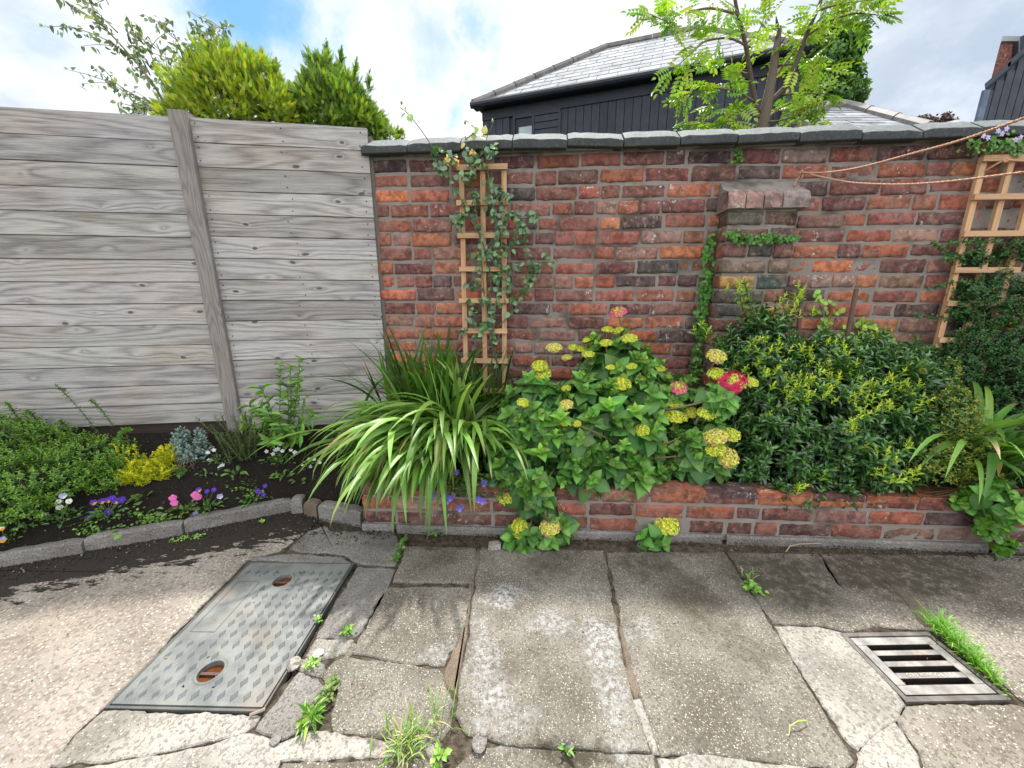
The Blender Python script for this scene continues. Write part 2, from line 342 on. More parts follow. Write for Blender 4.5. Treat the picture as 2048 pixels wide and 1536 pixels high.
def concrete(name, base, chip, dark, agg=1.0, lich=True, seed=0, chips=.55):
    m, T = newmat(name); o = T.map(T.coord(), loc=(seed, seed*.7, 0)); o2 = T.coord()
    w3 = T.vmath('SUBTRACT', T.noise(o2, 9, 5, .7, out=1), (.5, .5, .5)); w3 = T.vmath('MULTIPLY', w3, (.22, .22, 0))
    ow = T.vmath('ADD', T.vmath('MULTIPLY', o2, (1, 1, 0)), w3)
    n1 = T.noise(o, 4.5, 6, .6); n2 = T.noise(o, 200, 4, .7)
    c = T.mix(T.ramp(n1, .3, .7), (*dark, 1), (*base, 1))
    cell = T.n('ShaderNodeTexVoronoi', None, Vector=T.vmath('ADD', o, T.vmath('MULTIPLY', T.noise(o, 90, 2, out=1), (.006, .006, .006))), Scale=175.0/agg)
    cc = T.n('ShaderNodeSeparateColor', None, Color=cell.outputs[1])
    isch = T.math('MULTIPLY', T.ramp(cc.outputs[0], 1-chips-.05, 1-chips+.05), T.ramp(cell.outputs[0], .5, .32))
    chc = T.mix(cc.outputs[1], (*chip, 1), (chip[0]*.5, chip[1]*.42, chip[2]*.36, 1))
    patch = T.ramp(T.noise(o, 16, 5, .65), .30, .58)
    c = T.mix(T.math('MULTIPLY', isch, T.math('MULTIPLY_ADD', patch, .55, .45)), c, chc)
    dk = T.math('MULTIPLY', T.ramp(cc.outputs[2], .70, .80), .55); c = T.mix(dk, c, (dark[0]*.6, dark[1]*.56, dark[2]*.5, 1))
    c = T.mix(T.math('MULTIPLY', T.ramp(T.noise(o, 2.1, 4), .45, .7), .4), c, T.mix(1, c, (.72, .68, .60, 1), 'MULTIPLY'))
    if lich:
        lm = T.math('MULTIPLY', blobmask(T, ow, LICHEN), T.ramp(T.noise(o2, 60, 6, .8), .42, .60), clamp=True)
        c = T.mix(T.math('MULTIPLY', lm, .52), c, (.56, .58, .60, 1))
    mm = T.math('MULTIPLY', blobmask(T, ow, MOSS), T.math('MULTIPLY_ADD', T.ramp(T.noise(o2, 24, 6, .75), .32, .62), .75, .32), clamp=True)
    c = T.mix(T.math('MULTIPLY', mm, .93), c, T.mix(T.noise(o2, 40, 3), (.030, .028, .018, 1), (.075, .062, .042, 1)))
    # spilt soil in front of the edging stones: between the bed and a line, in streaks
    sx = T.n('ShaderNodeSeparateXYZ', None, Vector=ow)
    ln = T.math('SUBTRACT', sx.outputs[1], T.math('MULTIPLY_ADD', sx.outputs[0], .40, 1.985))      # 0 on a line just before the stones
    edge = T.math('MULTIPLY', T.ramp(sx.outputs[0], -.55, -.80), T.ramp(T.math('ADD', ln, T.math('MULTIPLY', T.math('SUBTRACT', T.noise(T.map(o2, rot=(0, 0, R_(-35)), scale=(1, 3, 1)), 9, 6, .7), .5), .62)), -.10, .05))
    edge = T.ramp(T.math('ADD', edge, T.math('MULTIPLY', T.math('SUBTRACT', T.noise(T.map(o2, rot=(0, 0, R_(-35)), scale=(1, 2.2, 1)), 55, 5, .8), .5), 1.5)), .42, .58)
    c = T.mix(edge, c, T.mix(T.noise(o2, 120, 3), (.012, .010, .008, 1), (.045, .037, .03, 1)))
    h = T.math('ADD', T.math('MULTIPLY', isch, .5), T.math('ADD', T.math('MULTIPLY', n2, .5), T.math('MULTIPLY', T.noise(o, 30, 5), 1.0)))
    return fin(m, T, c, .9, T.bump(h, .8, .006), spec=.25)
M['agg'] = concrete('chipped_concrete', (.235, .218, .184), (.57, .535, .455), (.115, .102, .082), .85)
M['agg_big'] = concrete('pebble_concrete', (.29, .26, .22), (.62, .57, .49), (.14, .122, .10), 1.15, True, 3, .6)
M['pink'] = concrete('pinkish_concrete', (.36, .318, .272), (.64, .575, .495), (.22, .192, .162), 1.5, False, 5, .5)
M['pale'] = concrete('pale_concrete', (.40, .375, .335), (.58, .55, .49), (.22, .205, .18), 1.2, True, 8, .45)
M['grey'] = concrete('grey_concrete', (.27, .255, .235), (.45, .43, .40), (.14, .13, .12), .8, True, 11, .5)
M['patch'] = concrete('cement_patch', (.24, .19, .14), (.33, .27, .20), (.13, .10, .075), .5, False, 2, .15)
m, T = newmat('garden_soil'); o = T.coord(); n1 = T.noise(o, 35, 6, .7); n2 = T.noise(o, 5, 4)
c = T.mix(n1, (.006, .005, .004, 1), (.030, .023, .018, 1)); c = T.mix(T.ramp(T.vor(o, 170), .10, .04), c, (.13, .10, .07, 1))
M['soil'] = fin(m, T, c, .95, T.bump(n1, 1, .03), spec=.2)
m, T = newmat('joint_dirt'); o = T.coord(); n1 = T.noise(o, 50, 6, .7)
M['dirt'] = fin(m, T, T.mix(T.ramp(n1, .3, .7), (.03, .024, .017, 1), (.13, .105, .075, 1)), .95, T.bump(n1, 1, .01), spec=.15)
# cast iron
m, T = newmat('cast_iron_cover'); o = T.coord(); n1 = T.noise(o, 9, 5, .6); n2 = T.noise(o, 150, 4, .65)
c = T.mix(T.ramp(n1, .35, .62), (.125, .132, .13, 1), (.215, .222, .205, 1)); c = T.mix(T.math('MULTIPLY', T.ramp(T.noise(o, 3.5, 5), .5, .66), .55), c, (.25, .20, .15, 1))
c = T.mix(1, c, T.attr('Col'), 'MULTIPLY')
M['iron'] = fin(m, T, c, .55, T.bump(T.math('ADD', n2, n1), .35, .003), metal=.25, spec=.5)
m, T = newmat('worn_iron'); o = T.coord(); n1 = T.noise(o, 16, 5, .6)
c = T.mix(T.ramp(n1, .35, .65), (.20, .19, .18, 1), (.38, .355, .33, 1)); c = T.mix(T.math('MULTIPLY', T.ramp(T.noise(o, 11, 5), .55, .66), .6), c, (.30, .17, .11, 1))
M['grate'] = fin(m, T, T.mix(1, c, T.attr('Col'), 'MULTIPLY'), .5, T.bump(T.noise(o, 130, 4), .5, .003), metal=.3)
m, T = newmat('rusty_iron'); o = T.coord(); n1 = T.noise(o, 40, 5, .6)
M['rust'] = fin(m, T, T.mix(n1, (.05, .03, .025, 1), (.15, .08, .06, 1)), .8, T.bump(n1, .6, .004))
m, T = newmat('rusty_water'); o = T.coord(); n1 = T.noise(o, 40, 3)
M['water'] = fin(m, T, T.mix(n1, (.035, .010, .003, 1), (.17, .055, .010, 1)), .06, None, spec=.6)
# black cladding, slate roof, misc
def flat(name, a, b, sc_=20, rough=.7, bs=.3, spec=.4, metal=0.0):
    m, T = newmat(name); o = T.coord(); n1 = T.noise(o, sc_, 5, .6)
    c = T.mix(1, T.mix(T.ramp(n1, .3, .7), (*a, 1), (*b, 1)), T.attr('Col'), 'MULTIPLY')
    return fin(m, T, c, rough, T.bump(n1, bs, .005), metal=metal, spec=spec)
M['clad'] = flat('black_timber', (.017, .022, .034), (.028, .035, .052), 9, .6, .4)
M['slate'] = flat('roof_slate', (.20, .21, .225), (.30, .31, .325), 5, .8, .3, .12)
M['ridge'] = flat('ridge_tile', (.15, .14, .135), (.24, .225, .21), 8, .6)
M['dark'] = flat('dark_void', (.008, .008, .008), (.014, .013, .012), 30, .9)
M['glass'] = flat('window_glass', (.22, .30, .32), (.34, .42, .43), 3, .08, 0, .8)
M['rope'] = flat('orange_rope', (.52, .26, .16), (.72, .44, .30), 300, .85, .6, .2)
M['paint'] = flat('plain_paint', (.9, .9, .9), (1, 1, 1), 30, .7)
M['far_ground'] = flat('far_ground', (.06, .07, .03), (.10, .10, .05), 3, .95)
M['lead'] = flat('grey_lead', (.30, .31, .32), (.40, .41, .41), 6, .6)
# ---------------------------------------------------------------- ground
b = MB(); b.add([(-400, -200, -.05), (400, -200, -.05), (400, 1500, -.05), (-400, 1500, -.05)], [(0, 1, 2, 3)])
tag(b.build('ground', M['far_ground']), kind='structure')
def nz(p, s=1.0): return mnoise.noise(Vector((p[0]*s, p[1]*s, (p[2] if len(p) > 2 else 0)*s)))
# joint bed under the paving slabs
gx = np.linspace(-4.2, 4.2, 421); gy = np.linspace(-.6, 1.95, 129); V = []
for y in gy:
    for x in gx: V.append((x, y, -.008 + .006*nz((x, y, 0), 9)))
def inquad(x, y, q, m=.018):
    P = [G(*c)[:2] for c in q]; return all(((P[(k+1) % 4]-P[k])[0]*(y-P[k][1])-(P[(k+1) % 4]-P[k])[1]*(x-P[k][0]))/np.linalg.norm(P[(k+1) % 4]-P[k]) > m for k in range(4))
QM, QG = [(207, 1415), (520, 1425), (708, 1128), (497, 1122)], [(1812, 1405), (2027, 1401), (1885, 1265), (1697, 1267)]
V = [(x, y, -.20 if (abs(x+.9) < .3 and inquad(x, y, QM, -.002)) or (abs(x-1.3) < .6 and inquad(x, y, QG, -.002)) else z) for x, y, z in V]
nx, ny = len(gx), len(gy); F = np.array([(j*nx+i, j*nx+i+1, (j+1)*nx+i+1, (j+1)*nx+i) for j in range(ny-1) for i in range(nx-1)])
tag(tri_obj('paving_bed', np.array(V), F, np.full((len(V), 3), .5), M['dirt']), kind='structure')
def slab(pts, mat, z=0.0, th=.03, jit=.0035, name='paving', bev=.004, world=False, tilt=(0, 0)):
    P = [np.array(p, float) if world else G(*p, z)[:2] for p in pts]; P = [p[:2] for p in P]
    out = []
    for i in range(len(P)):
        a, c = P[i], P[(i+1) % len(P)]; n = max(1, int(np.linalg.norm(c-a)/.012))
        nn = np.array([-(c-a)[1], (c-a)[0]]); nn /= np.linalg.norm(nn)+1e-9
        for k in range(n):
            q = a+(c-a)*k/n
            q = q + nn*(jit*1.6*nz((q[0], q[1], 7), 45) + jit*2.2*nz((q[0], q[1], 3), 14)) if k else q
            out.append(q)
    out = np.array(out); cen = out.mean(0)
    area = .5*np.sum(out[:, 0]*np.roll(out[:, 1], -1)-np.roll(out[:, 0], -1)*out[:, 1])
    if area < 0: out = out[::-1]
    n = len(out); d = np.roll(out, -1, 0)-np.roll(out, 1, 0); nn = nrm(np.stack([-d[:, 1], d[:, 0]], 1))
    zz = lambda q: z + tilt[0]*(q[0]-cen[0]) + tilt[1]*(q[1]-cen[1])
    rings = [(out-nn*.0025, -th), (out-nn*.0025, -bev), (out+nn*bev*.2, -bev*.25), (out+nn*bev*1.4, 0)]
    b = MB(); vs = []
    for r, dz in rings: vs += [(q[0], q[1], zz(q)+dz) for q in r]
    fs = [(k*n+i, k*n+(i+1) % n, (k+1)*n+(i+1) % n, (k+1)*n+i) for k in range(3) for i in range(n)]
    fs.append(tuple(3*n+i for i in range(n)))
    b.add(vs, fs); o = b.build(name, mat); tag(o, kind='structure'); return o
S = [
 # left of the manhole: one big pinkish field
 ([(-900, 1580), (-900, 1130), (-200, 1130), (0, 1118), (165, 1085), (366, 1050), (583, 1012), (640, 1040), (560, 1100), (494, 1118), (205, 1414), (148, 1466), (96, 1534), (60, 1600), (-200, 1900)], 'pink', .0),
 ([(208, 1421), (520, 1431), (508, 1450), (488, 1462), (430, 1478), (335, 1500), (200, 1522), (106, 1530), (152, 1468)], 'pale', .001),
 ([(103, 1538), (205, 1530), (340, 1507), (436, 1484), (498, 1466), (560, 1486), (612, 1462), (660, 1466), (760, 1481), (880, 1486), (884, 1508), (560, 1520), (500, 1640), (60, 1800)], 'pale', .0),
 ([(566, 1526), (884, 1512), (890, 1560), (860, 1900), (500, 2000)], 'agg_big', .001),
 ([(640, 1042), (664, 1062), (790, 1062), (802, 1090), (790, 1130), (718, 1126), (690, 1108), (600, 1102), (580, 1096)], 'grey', .0),
 ([(500, 1113), (594, 1107), (684, 1114), (700, 1124), (690, 1126), (504, 1119)], 'grey', .002),
 ([(716, 1133), (788, 1137), (776, 1170), (752, 1205), (722, 1262), (704, 1274), (634, 1273), (668, 1210)], 'grey', .001),
 ([(632, 1278), (706, 1279), (690, 1306), (640, 1318), (612, 1310)], 'pale', -.002),
 ([(704, 1284), (716, 1290), (694, 1322), (684, 1350), (652, 1366), (642, 1350), (668, 1322), (690, 1312)], 'agg', -.001),
 ([(604, 1318), (640, 1324), (652, 1340), (636, 1352), (604, 1342), (584, 1334)], 'grey', -.001),
 ([(598, 1344), (634, 1356), (648, 1372), (654, 1400), (630, 1440), (606, 1456), (562, 1478), (512, 1458), (530, 1430)], 'grey', .0),
 ([(810, 1092), (948, 1094), (952, 1120), (944, 1164), (786, 1162), (800, 1128)], 'agg', .001),
 ([(776, 1173), (942, 1175), (930, 1246), (912, 1292), (896, 1304), (888, 1330), (800, 1322), (706, 1306), (742, 1240)], 'agg', .0),
 ([(700, 1313), (800, 1328), (876, 1338), (886, 1350), (892, 1378), (904, 1400), (900, 1448), (884, 1478), (770, 1474), (665, 1458), (664, 1424), (680, 1360)], 'agg', -.001),
 ([(964, 1094), (1206, 1100), (1220, 1180), (1240, 1290), (1258, 1370), (1276, 1440), (1300, 1500), (1200, 1496), (1100, 1492), (1010, 1484), (930, 1462), (912, 1430), (920, 1370), (940, 1250), (952, 1160)], 'agg', .002),
 ([(1214, 1104), (1448, 1104), (1478, 1150), (1543, 1250), (1610, 1365), (1656, 1440), (1706, 1520), (1680, 1536), (1560, 1524), (1400, 1504), (1322, 1510), (1300, 1440), (1266, 1340), (1248, 1260), (1232, 1180)], 'agg', .0),
 ([(1546, 1246), (1482, 1146), (1455, 1104), (1636, 1108), (1690, 1190), (1738, 1254), (1698, 1262), (1640, 1250)], 'agg', -.001),
 ([(1642, 1108), (2060, 1112), (2600, 1118), (3000, 1300), (2600, 1500), (2064, 1408), (2036, 1392), (1950, 1310), (1900, 1258), (1742, 1252), (1694, 1188)], 'agg_big', .0),
 ([(1550, 1252), (1640, 1254), (1694, 1268), (1810, 1408), (1786, 1440), (1740, 1470), (1716, 1498), (1700, 1486), (1656, 1420), (1614, 1358)], 'pale', .001),
 ([(1814, 1412), (1880, 1408), (2024, 1408), (2060, 1414), (2600, 1510), (2400, 1900), (1900, 1800), (1840, 1500), (1800, 1446)], 'agg_big', .002),
 ([(1790, 1444), (1796, 1452), (1836, 1510), (1870, 1660), (1740, 1700), (1712, 1560), (1716, 1506), (1744, 1476)], 'pale', -.001),
 ([(1002, 1490), (1100, 1498), (1200, 1502), (1308, 1508), (1330, 1700), (1340, 1900), (900, 1850), (893, 1540), (900, 1506), (940, 1500)], 'agg', -.006),
 ([(1316, 1516), (1400, 1510), (1560, 1530), (1690, 1542), (1706, 1700), (1500, 1900), (1350, 1860)], 'pale', .0),
 # cement fillings in the joints
 ([(946, 1172), (960, 1112), (963, 1096), (954, 1096), (938, 1176), (926, 1250), (906, 1300), (890, 1340), (896, 1372), (912, 1390), (918, 1360), (934, 1250)], 'patch', -.004),
 ([(1240, 1250), (1254, 1256), (1276, 1330), (1286, 1376), (1272, 1400), (1256, 1360)], 'patch', -.003),
 ([(1262, 1400), (1280, 1396), (1318, 1506), (1306, 1506), (1284, 1450)], 'pale', -.002),
 ([(726, 1264), (756, 1206), (774, 1174), (770, 1200), (742, 1240), (734, 1268), (712, 1296)], 'pale', -.003),
 ([(1640, 1112), (1652, 1140), (1700, 1190), (1744, 1250), (1726, 1256), (1690, 1200), (1650, 1146)], 'pale', -.002),
 ([(1770, 1160), (1800, 1166), (1838, 1206), (1876, 1248), (1850, 1252), (1820, 1216)], 'patch', .0035),
]
for i, (pts, mt, z) in enumerate(S): slab(pts, M[mt], z)
slab([(-4.1, -.55), (-1.4, -.55), (-1.4, .62), (-4.1, .62)], M['pink'], -.006, world=True); slab([(-1.38, -.55), (.2, -.55), (.2, .62), (-1.38, .62)], M['agg_big'], -.006, world=True)
slab([(.22, -.55), (1.7, -.55), (1.7, .62), (.22, .62)], M['pale'], -.006, world=True); slab([(1.72, -.55), (4.1, -.55), (4.1, 1.0), (1.72, 1.0)], M['agg_big'], -.006, world=True)
# loose broken stones beside the manhole cover
def rock(px, py, r, mat, name, label, cat, squash=.6, group=None, z=0):
    p = G(px, py, z); bb = MB(); vs = []; fs = []; n = 10; m_ = 7
    for i in range(m_):
        th = math.pi*i/(m_-1)
        for j in range(n):
            ph = 2*math.pi*j/n; q = np.array([math.sin(th)*math.cos(ph), math.sin(th)*math.sin(ph), math.cos(th)*squash])
            q *= r*(1+.45*nz(q*1.3+p*9, 1.6)); vs.append(p+q+[0, 0, r*squash*.75])
    for i in range(m_-1):
        for j in range(n): fs.append((i*n+j, (i+1)*n+j, (i+1)*n+(j+1) % n, i*n+(j+1) % n))
    bb.add(vs, fs); return tag(bb.build(name, mat, loc=p, smooth=False), label, cat, group)
rock(588, 1333, .020, M['pale'], 'stone', 'rounded loose stone at the right edge of the manhole cover', 'stone', .7)
rock(637, 1308, .016, M['paint'], 'stone', 'small white flake of stone on the broken concrete beside the manhole cover', 'stone', .3)
rock(552, 1481, .014, M['grey'], 'stone', 'flat grey stone chip in the gap below the manhole cover', 'stone', .35)
rock(958, 1490, .020, M['grey'], 'stone', 'angular lump of concrete wedged in the crack beside the grass tuft', 'stone', .3)
rock(990, 1094, .035, M['pale'], 'stone', 'pale lump of cement at the foot of the low brick planter', 'stone', .25)
# ---------------------------------------------------------------- manhole cover
MO = G(207, 1415)+np.array([0, 0, -.005]); mx = G(520, 1425)-MO; my = G(497, 1122)-MO; mw, ml = .447, .583
ux = mx/np.linalg.norm(mx); uy = np.cross([0, 0, 1], ux)
root = empty('manhole_cover', MO+np.array([0, 0, .002]), 'grey cast iron manhole cover with raised diamond pattern and two round key holes', 'manhole cover')
def ml2(x, y, z=0): return MO+ux*x+uy*y+np.array([0, 0, z])
ZT = .006
def loc(px, py): d = G(px, py)-MO; return float(d@ux), float(d@uy)
H1 = loc(422, 1345); H2 = loc(565, 1163); HR = .034
b = MB(); x0, x1, y0, y1 = .012, mw-.008, .010, ml-.010; hs = .048
ys = [y0, H1[1]-hs, H1[1]+hs, H2[1]-hs, H2[1]+hs, y1]
def rect(a, c, d, e): b.add([ml2(a, c, ZT), ml2(d, c, ZT), ml2(d, e, ZT), ml2(a, e, ZT)], [(0, 1, 2, 3)], col=(1, 1, 1))
for k in (0, 2, 4): rect(x0, ys[k], x1, ys[k+1])
for H in (H1, H2):
    rect(x0, H[1]-hs, H[0]-hs, H[1]+hs); rect(H[0]+hs, H[1]-hs, x1, H[1]+hs)
    n = 32; vs = []; 
    for rr, zz in ((0, ZT), (HR+.009, ZT), (HR+.006, ZT+.0025), (HR, ZT+.002), (HR, ZT-.03)):
        for j in range(n):
            th = 2*math.pi*(j+.5)/n; c_, s_ = math.cos(th), math.sin(th)
            if rr == 0: k = hs/max(abs(c_), abs(s_)); 
            else: k = rr
            q = (max(-hs, min(hs, c_*k)), max(-hs, min(hs, s_*k)))
            vs.append(ml2(H[0]+q[0], H[1]+q[1], zz))
    b.add(vs, [(r*n+j, (r+1)*n+j, (r+1)*n+(j+1) % n, r*n+(j+1) % n) for r in range(4) for j in range(n)], col=(1, 1, 1))
b.add([ml2(x0, y0, ZT), ml2(x1, y0, ZT), ml2(x1, y1, ZT), ml2(x0, y1, ZT), ml2(x0, y0, -.02), ml2(x1, y0, -.02), ml2(x1, y1, -.02), ml2(x0, y1, -.02)], [(0, 4, 5, 1), (1, 5, 6, 2), (2, 6, 7, 3), (3, 7, 4, 0)], col=(1, 1, 1))
px_, py_ = .0405, .0405
for j in range(14):
    for i in range(11):
        cx = .040+i*px_*.93 + (j % 2)*px_*.0; cy = .036+j*py_*.985
        if cx > mw-.03 or cy > ml-.03: continue
        if any(math.hypot(cx-H[0], cy-H[1]) < HR+.022 for H in (H1, H2)): continue
        if .03 < cx < .125 and .235 < cy < .475: continue
        wear = .0022 if cx > .13 or cy > .5 else .0009
        a_, c2 = .0105, .0175; top = .72
        ring = [(-a_, 0), (0, -c2), (a_, 0), (0, c2)]
        vs = [ml2(cx+q[0], cy+q[1], ZT) for q in ring]+[ml2(cx+q[0]*top, cy+q[1]*top, ZT+wear) for q in ring]
        b.add(vs, [(4, 5, 6, 7)]+[(k, (k+1) % 4, 4+(k+1) % 4, 4+k) for k in range(4)], col=[(.8, .8, .8)]*4+[(.60, .63, .68)]*4)
# worn name panel
for (a, c, d, e) in ((.035, .24, .122, .243), (.035, .467, .122, .470), (.035, .243, .038, .467), (.119, .243, .122, .467)):
    b.box(ml2(a, c, ZT), ux*(d-a), uy*(e-c), [0, 0, .0015], col=(.8, .8, .8))
# the dark water and the bar in the two key holes
b.build('cover_plate', M['iron'], root)
for H in (H1, H2):
    b = MB(); n = 24; vs = [ml2(H[0]+(HR+.002)*math.cos(2*math.pi*j/n), H[1]+(HR+.002)*math.sin(2*math.pi*j/n), ZT-.015) for j in range(n)]
    b.add(vs, [tuple(range(n))]); b.build('water', M['water'], root)
    b = MB(); b.box(ml2(H[0]-HR-.001, H[1]-.004, ZT-.0135), ux*(2*HR+.002), uy*.008, [0, 0, .006]); b.build('key_bar', M['rust'], root)
b = MB()
for (a, c, d, e) in ((0, 0, mw, .007), (0, ml-.007, mw, ml), (0, .007, .008, ml-.007), (mw-.005, .007, mw, ml-.007)):
    b.box(ml2(a, c, -.02), ux*(d-a), uy*(e-c), [0, 0, .0235], col=(.55, .55, .55))
b.build('cover_frame', M['iron'], root)
# ---------------------------------------------------------------- drain grate
q = [G(1697, 1267), G(1885, 1265), G(2027, 1401), G(1812, 1405)]
GO = q[3]; gxv = q[2]-q[3]; gw = np.linalg.norm(gxv)*.98; ux = gxv/np.linalg.norm(gxv); uy = np.cross([0, 0, 1], ux); gl = float((q[0]-q[3])@uy)
def gl2(x, y, z=0): return GO+ux*x+uy*y+np.array([0, 0, z])
root = empty('drain_grate', GO, 'worn iron drain grate with four long slots and raised lettering, set in the paving', 'drain grate')
fw = .014; b = MB()
for (a, c, d, e) in ((0, 0, gw, fw), (0, gl-fw, gw, gl), (0, fw, fw, gl-fw), (gw-fw, fw, gw, gl-fw)):
    b.box(gl2(a, c, -.05), ux*(d-a), uy*(e-c), [0, 0, .053], col=(.50, .49, .47))
b.build('grate_frame', M['grate'], root)
b = MB(); i0 = fw+.004; gw2, gl2_ = gw-2*i0, gl-2*i0; brd = .030; nslot = 4
slot = (gl2_-2*.028)/(nslot*1.0+(nslot-1)*.95); bar = slot*.95
def gb2(x, y, w_, l_, z0=-.018, z1=.001):
    b.box(gl2(i0+x, i0+y, z0), ux*w_, uy*l_, [0, 0, z1-z0], col=(.12, .10, .09)); b.box(gl2(i0+x+.0008, i0+y+.0008, z1+.0003), ux*(w_-.0016), uy*(l_-.0016), [0, 0, .001], col=(1, 1, 1))
gb2(0, 0, gw2, .028); gb2(0, gl2_-.028, gw2, .028)
gb2(0, .028, brd, gl2_-.056); gb2(gw2-brd, .028, brd, gl2_-.056)
bars = []
for k in range(nslot-1):
    y = .028+slot*(k+1)+bar*k; gb2(brd, y, gw2-2*brd, bar); bars.append(y)
b.build('grate_plate', M['grate'], root)
b = MB(); b.add([gl2(.002, .002, -.16), gl2(gw-.002, .002, -.16), gl2(gw-.002, gl-.002, -.16), gl2(.002, gl-.002, -.16), gl2(.002, .002, -.04), gl2(gw-.002, .002, -.04), gl2(gw-.002, gl-.002, -.04), gl2(.002, gl-.002, -.04)],
   [(0, 1, 2, 3), (0, 4, 5, 1), (1, 5, 6, 2), (2, 6, 7, 3), (3, 7, 4, 0)], col=(1, 1, 1)); b.build('drain_pit', M['dark'], root)
# cast lettering, upside down to the viewer
fc = bpy.data.curves.new('lettering', 'FONT'); fc.body = 'TAR FOUNDRY LD'; fc.size = bar*.82; fc.extrude = .0012; fc.align_x = 'CENTER'; fc.space_character = 1.25
tmp = bpy.data.objects.new('tmp', fc); COL.objects.link(tmp); bpy.context.view_layer.update()
me = bpy.data.meshes.new_from_object(tmp.evaluated_get(bpy.context.evaluated_depsgraph_get())); bpy.data.objects.remove(tmp)
lt = bpy.data.objects.new('lettering', me); COL.objects.link(lt); me.materials.append(M['grate'])
ca = me.color_attributes.new('Col', 'FLOAT_COLOR', 'POINT'); ca.data.foreach_set('color', [2.1, 2.0, 1.85, 1]*len(me.vertices))
lt.parent = root; c_ = gl2(i0+gw2*.5, i0+bars[0]+bar*.82, .0034)-GO; lt.location = tuple(c_)
lt.rotation_euler = (0, 0, math.atan2(ux[1], ux[0])+math.pi)
# ---------------------------------------------------------------- brick laying
PAL = [((.46, .145, .065), 5), ((.36, .105, .062), 7), ((.235, .075, .058), 8), ((.175, .062, .055), 5), ((.10, .052, .052), 3), ((.29, .14, .105), 4), ((.36, .22, .165), 1.5), ((.06, .046, .048), 1.3)]
PALw = np.array([x[1] for x in PAL]); PALw = PALw/PALw.sum()
def brickcol(tint=(1, 1, 1), p=None):
    c = np.array(PAL[rng.choice(len(PAL), p=p if p is not None else PALw)][0])*1.12+[0, .008, .008]
    return np.clip(c*(1+rng.normal(0, .13))*(1+rng.normal(0, .05, 3))*np.array(tint), .01, .9)
def lay_brick(b, o, U, N, s0, s1, z0, z1, depth=.05, proud=.0, col=None, sink=.03, nx=9, nz_=5, rough=1.0):
    """one worn brick: rounded, chipped face; o + U*s + z, facing -N"""
    seed = rng.uniform(0, 50); vs = []; gs = np.linspace(0, 1, nx); gz = np.linspace(0, 1, nz_)
    gs = .5-.5*np.cos(gs*math.pi)*.55-.0 if False else gs
    s_ = [0, .025]+list(np.linspace(.09, .91, nx-4))+[.975, 1]; z_ = [0, .08]+list(np.linspace(.27, .73, nz_-2 if nz_ > 5 else 3))+[.92, 1]
    nx, nzz = len(s_), len(z_); w_, h_ = s1-s0, z1-z0
    for j, tz in enumerate(z_):
        for i, ts in enumerate(s_):
            p = np.array([s0+w_*ts, z0+h_*tz]); e1 = min(ts, 1-ts)*w_; e2 = min(tz, 1-tz)*h_
            d = 0.0
            if i in (0, nx-1) or j in (0, nzz-1): d = -.009
            elif i in (1, nx-2) or j in (1, nzz-2): d = -.0015
            nn = mnoise.noise(Vector((p[0]*30+seed, p[1]*30, 0))); n2 = mnoise.noise(Vector((p[0]*80, p[1]*80+seed, 4)))
            d += rough*(.0035*nn+.0015*n2)
            sx = .0060*mnoise.noise(Vector((seed, p[1]*60, p[0]*8)))*rough if i in (0, 1, nx-2, nx-1) else 0
            sz = .0052*mnoise.noise(Vector((p[0]*40, seed, 2)))*rough if j in (0, 1, nzz-2, nzz-1) else 0
            if (i in (0, nx-1)) and (j in (0, nzz-1)): sx += (.004 if i == 0 else -.004); sz += (.004 if j == 0 else -.004)
            wv = .0045*mnoise.noise(Vector((p[0]*1.7, z0*2.1, 8)))*rough; vs.append(o+U*(p[0]+sx)-N*(proud+d)+np.array([0, 0, p[1]+sz+wv]))
    base = len(vs); ringidx = [i for i in range(nx)]+[j*nx+nx-1 for j in range(1, nzz)]+[(nzz-1)*nx+i for i in range(nx-2, -1, -1)]+[j*nx for j in range(nzz-2, 0, -1)]
    for k in ringidx: vs.append(vs[k]+N*sink)
    fs = [(j*nx+i, j*nx+i+1, (j+1)*nx+i+1, (j+1)*nx+i) for j in range(nzz-1) for i in range(nx-1)]
    L = len(ringidx); fs += [(ringidx[k], base+k, base+(k+1) % L, ringidx[(k+1) % L]) for k in range(L)]
    b.add(vs, fs, col=tuple(col if col is not None else brickcol()))
def course(b, o, U, N, a, c, z, h, tintf=None, hd=.25, gap=.011, start=None, proud=.0, clip=None, L=.215, jz=.0026):
    s = a + (start if start is not None else 0); first = True
    while s < c-.03:
        l = L if rng.random() > hd else L*.475
        if s < a: l = s+l-a; s = a
        if l < .04: s += l+gap; continue
        l *= 1+rng.normal(0, .035); e = min(s+l, c)
        if c-e < .05: e = c
        if not (clip and clip(s, e, z)):
            t = tintf(s, z) if tintf else ((1, 1, 1), None)
            lay_brick(b, o, U, N, s+rng.normal(0, .0015), e+rng.normal(0, .0015), z+rng.normal(0, jz), z+h-gap+rng.normal(0, jz), proud=proud+rng.normal(0, .0025)-(.006 if rng.random() < .07 else 0), col=brickcol(*t), nx=11 if l > .15 else 7)
        s = e+gap
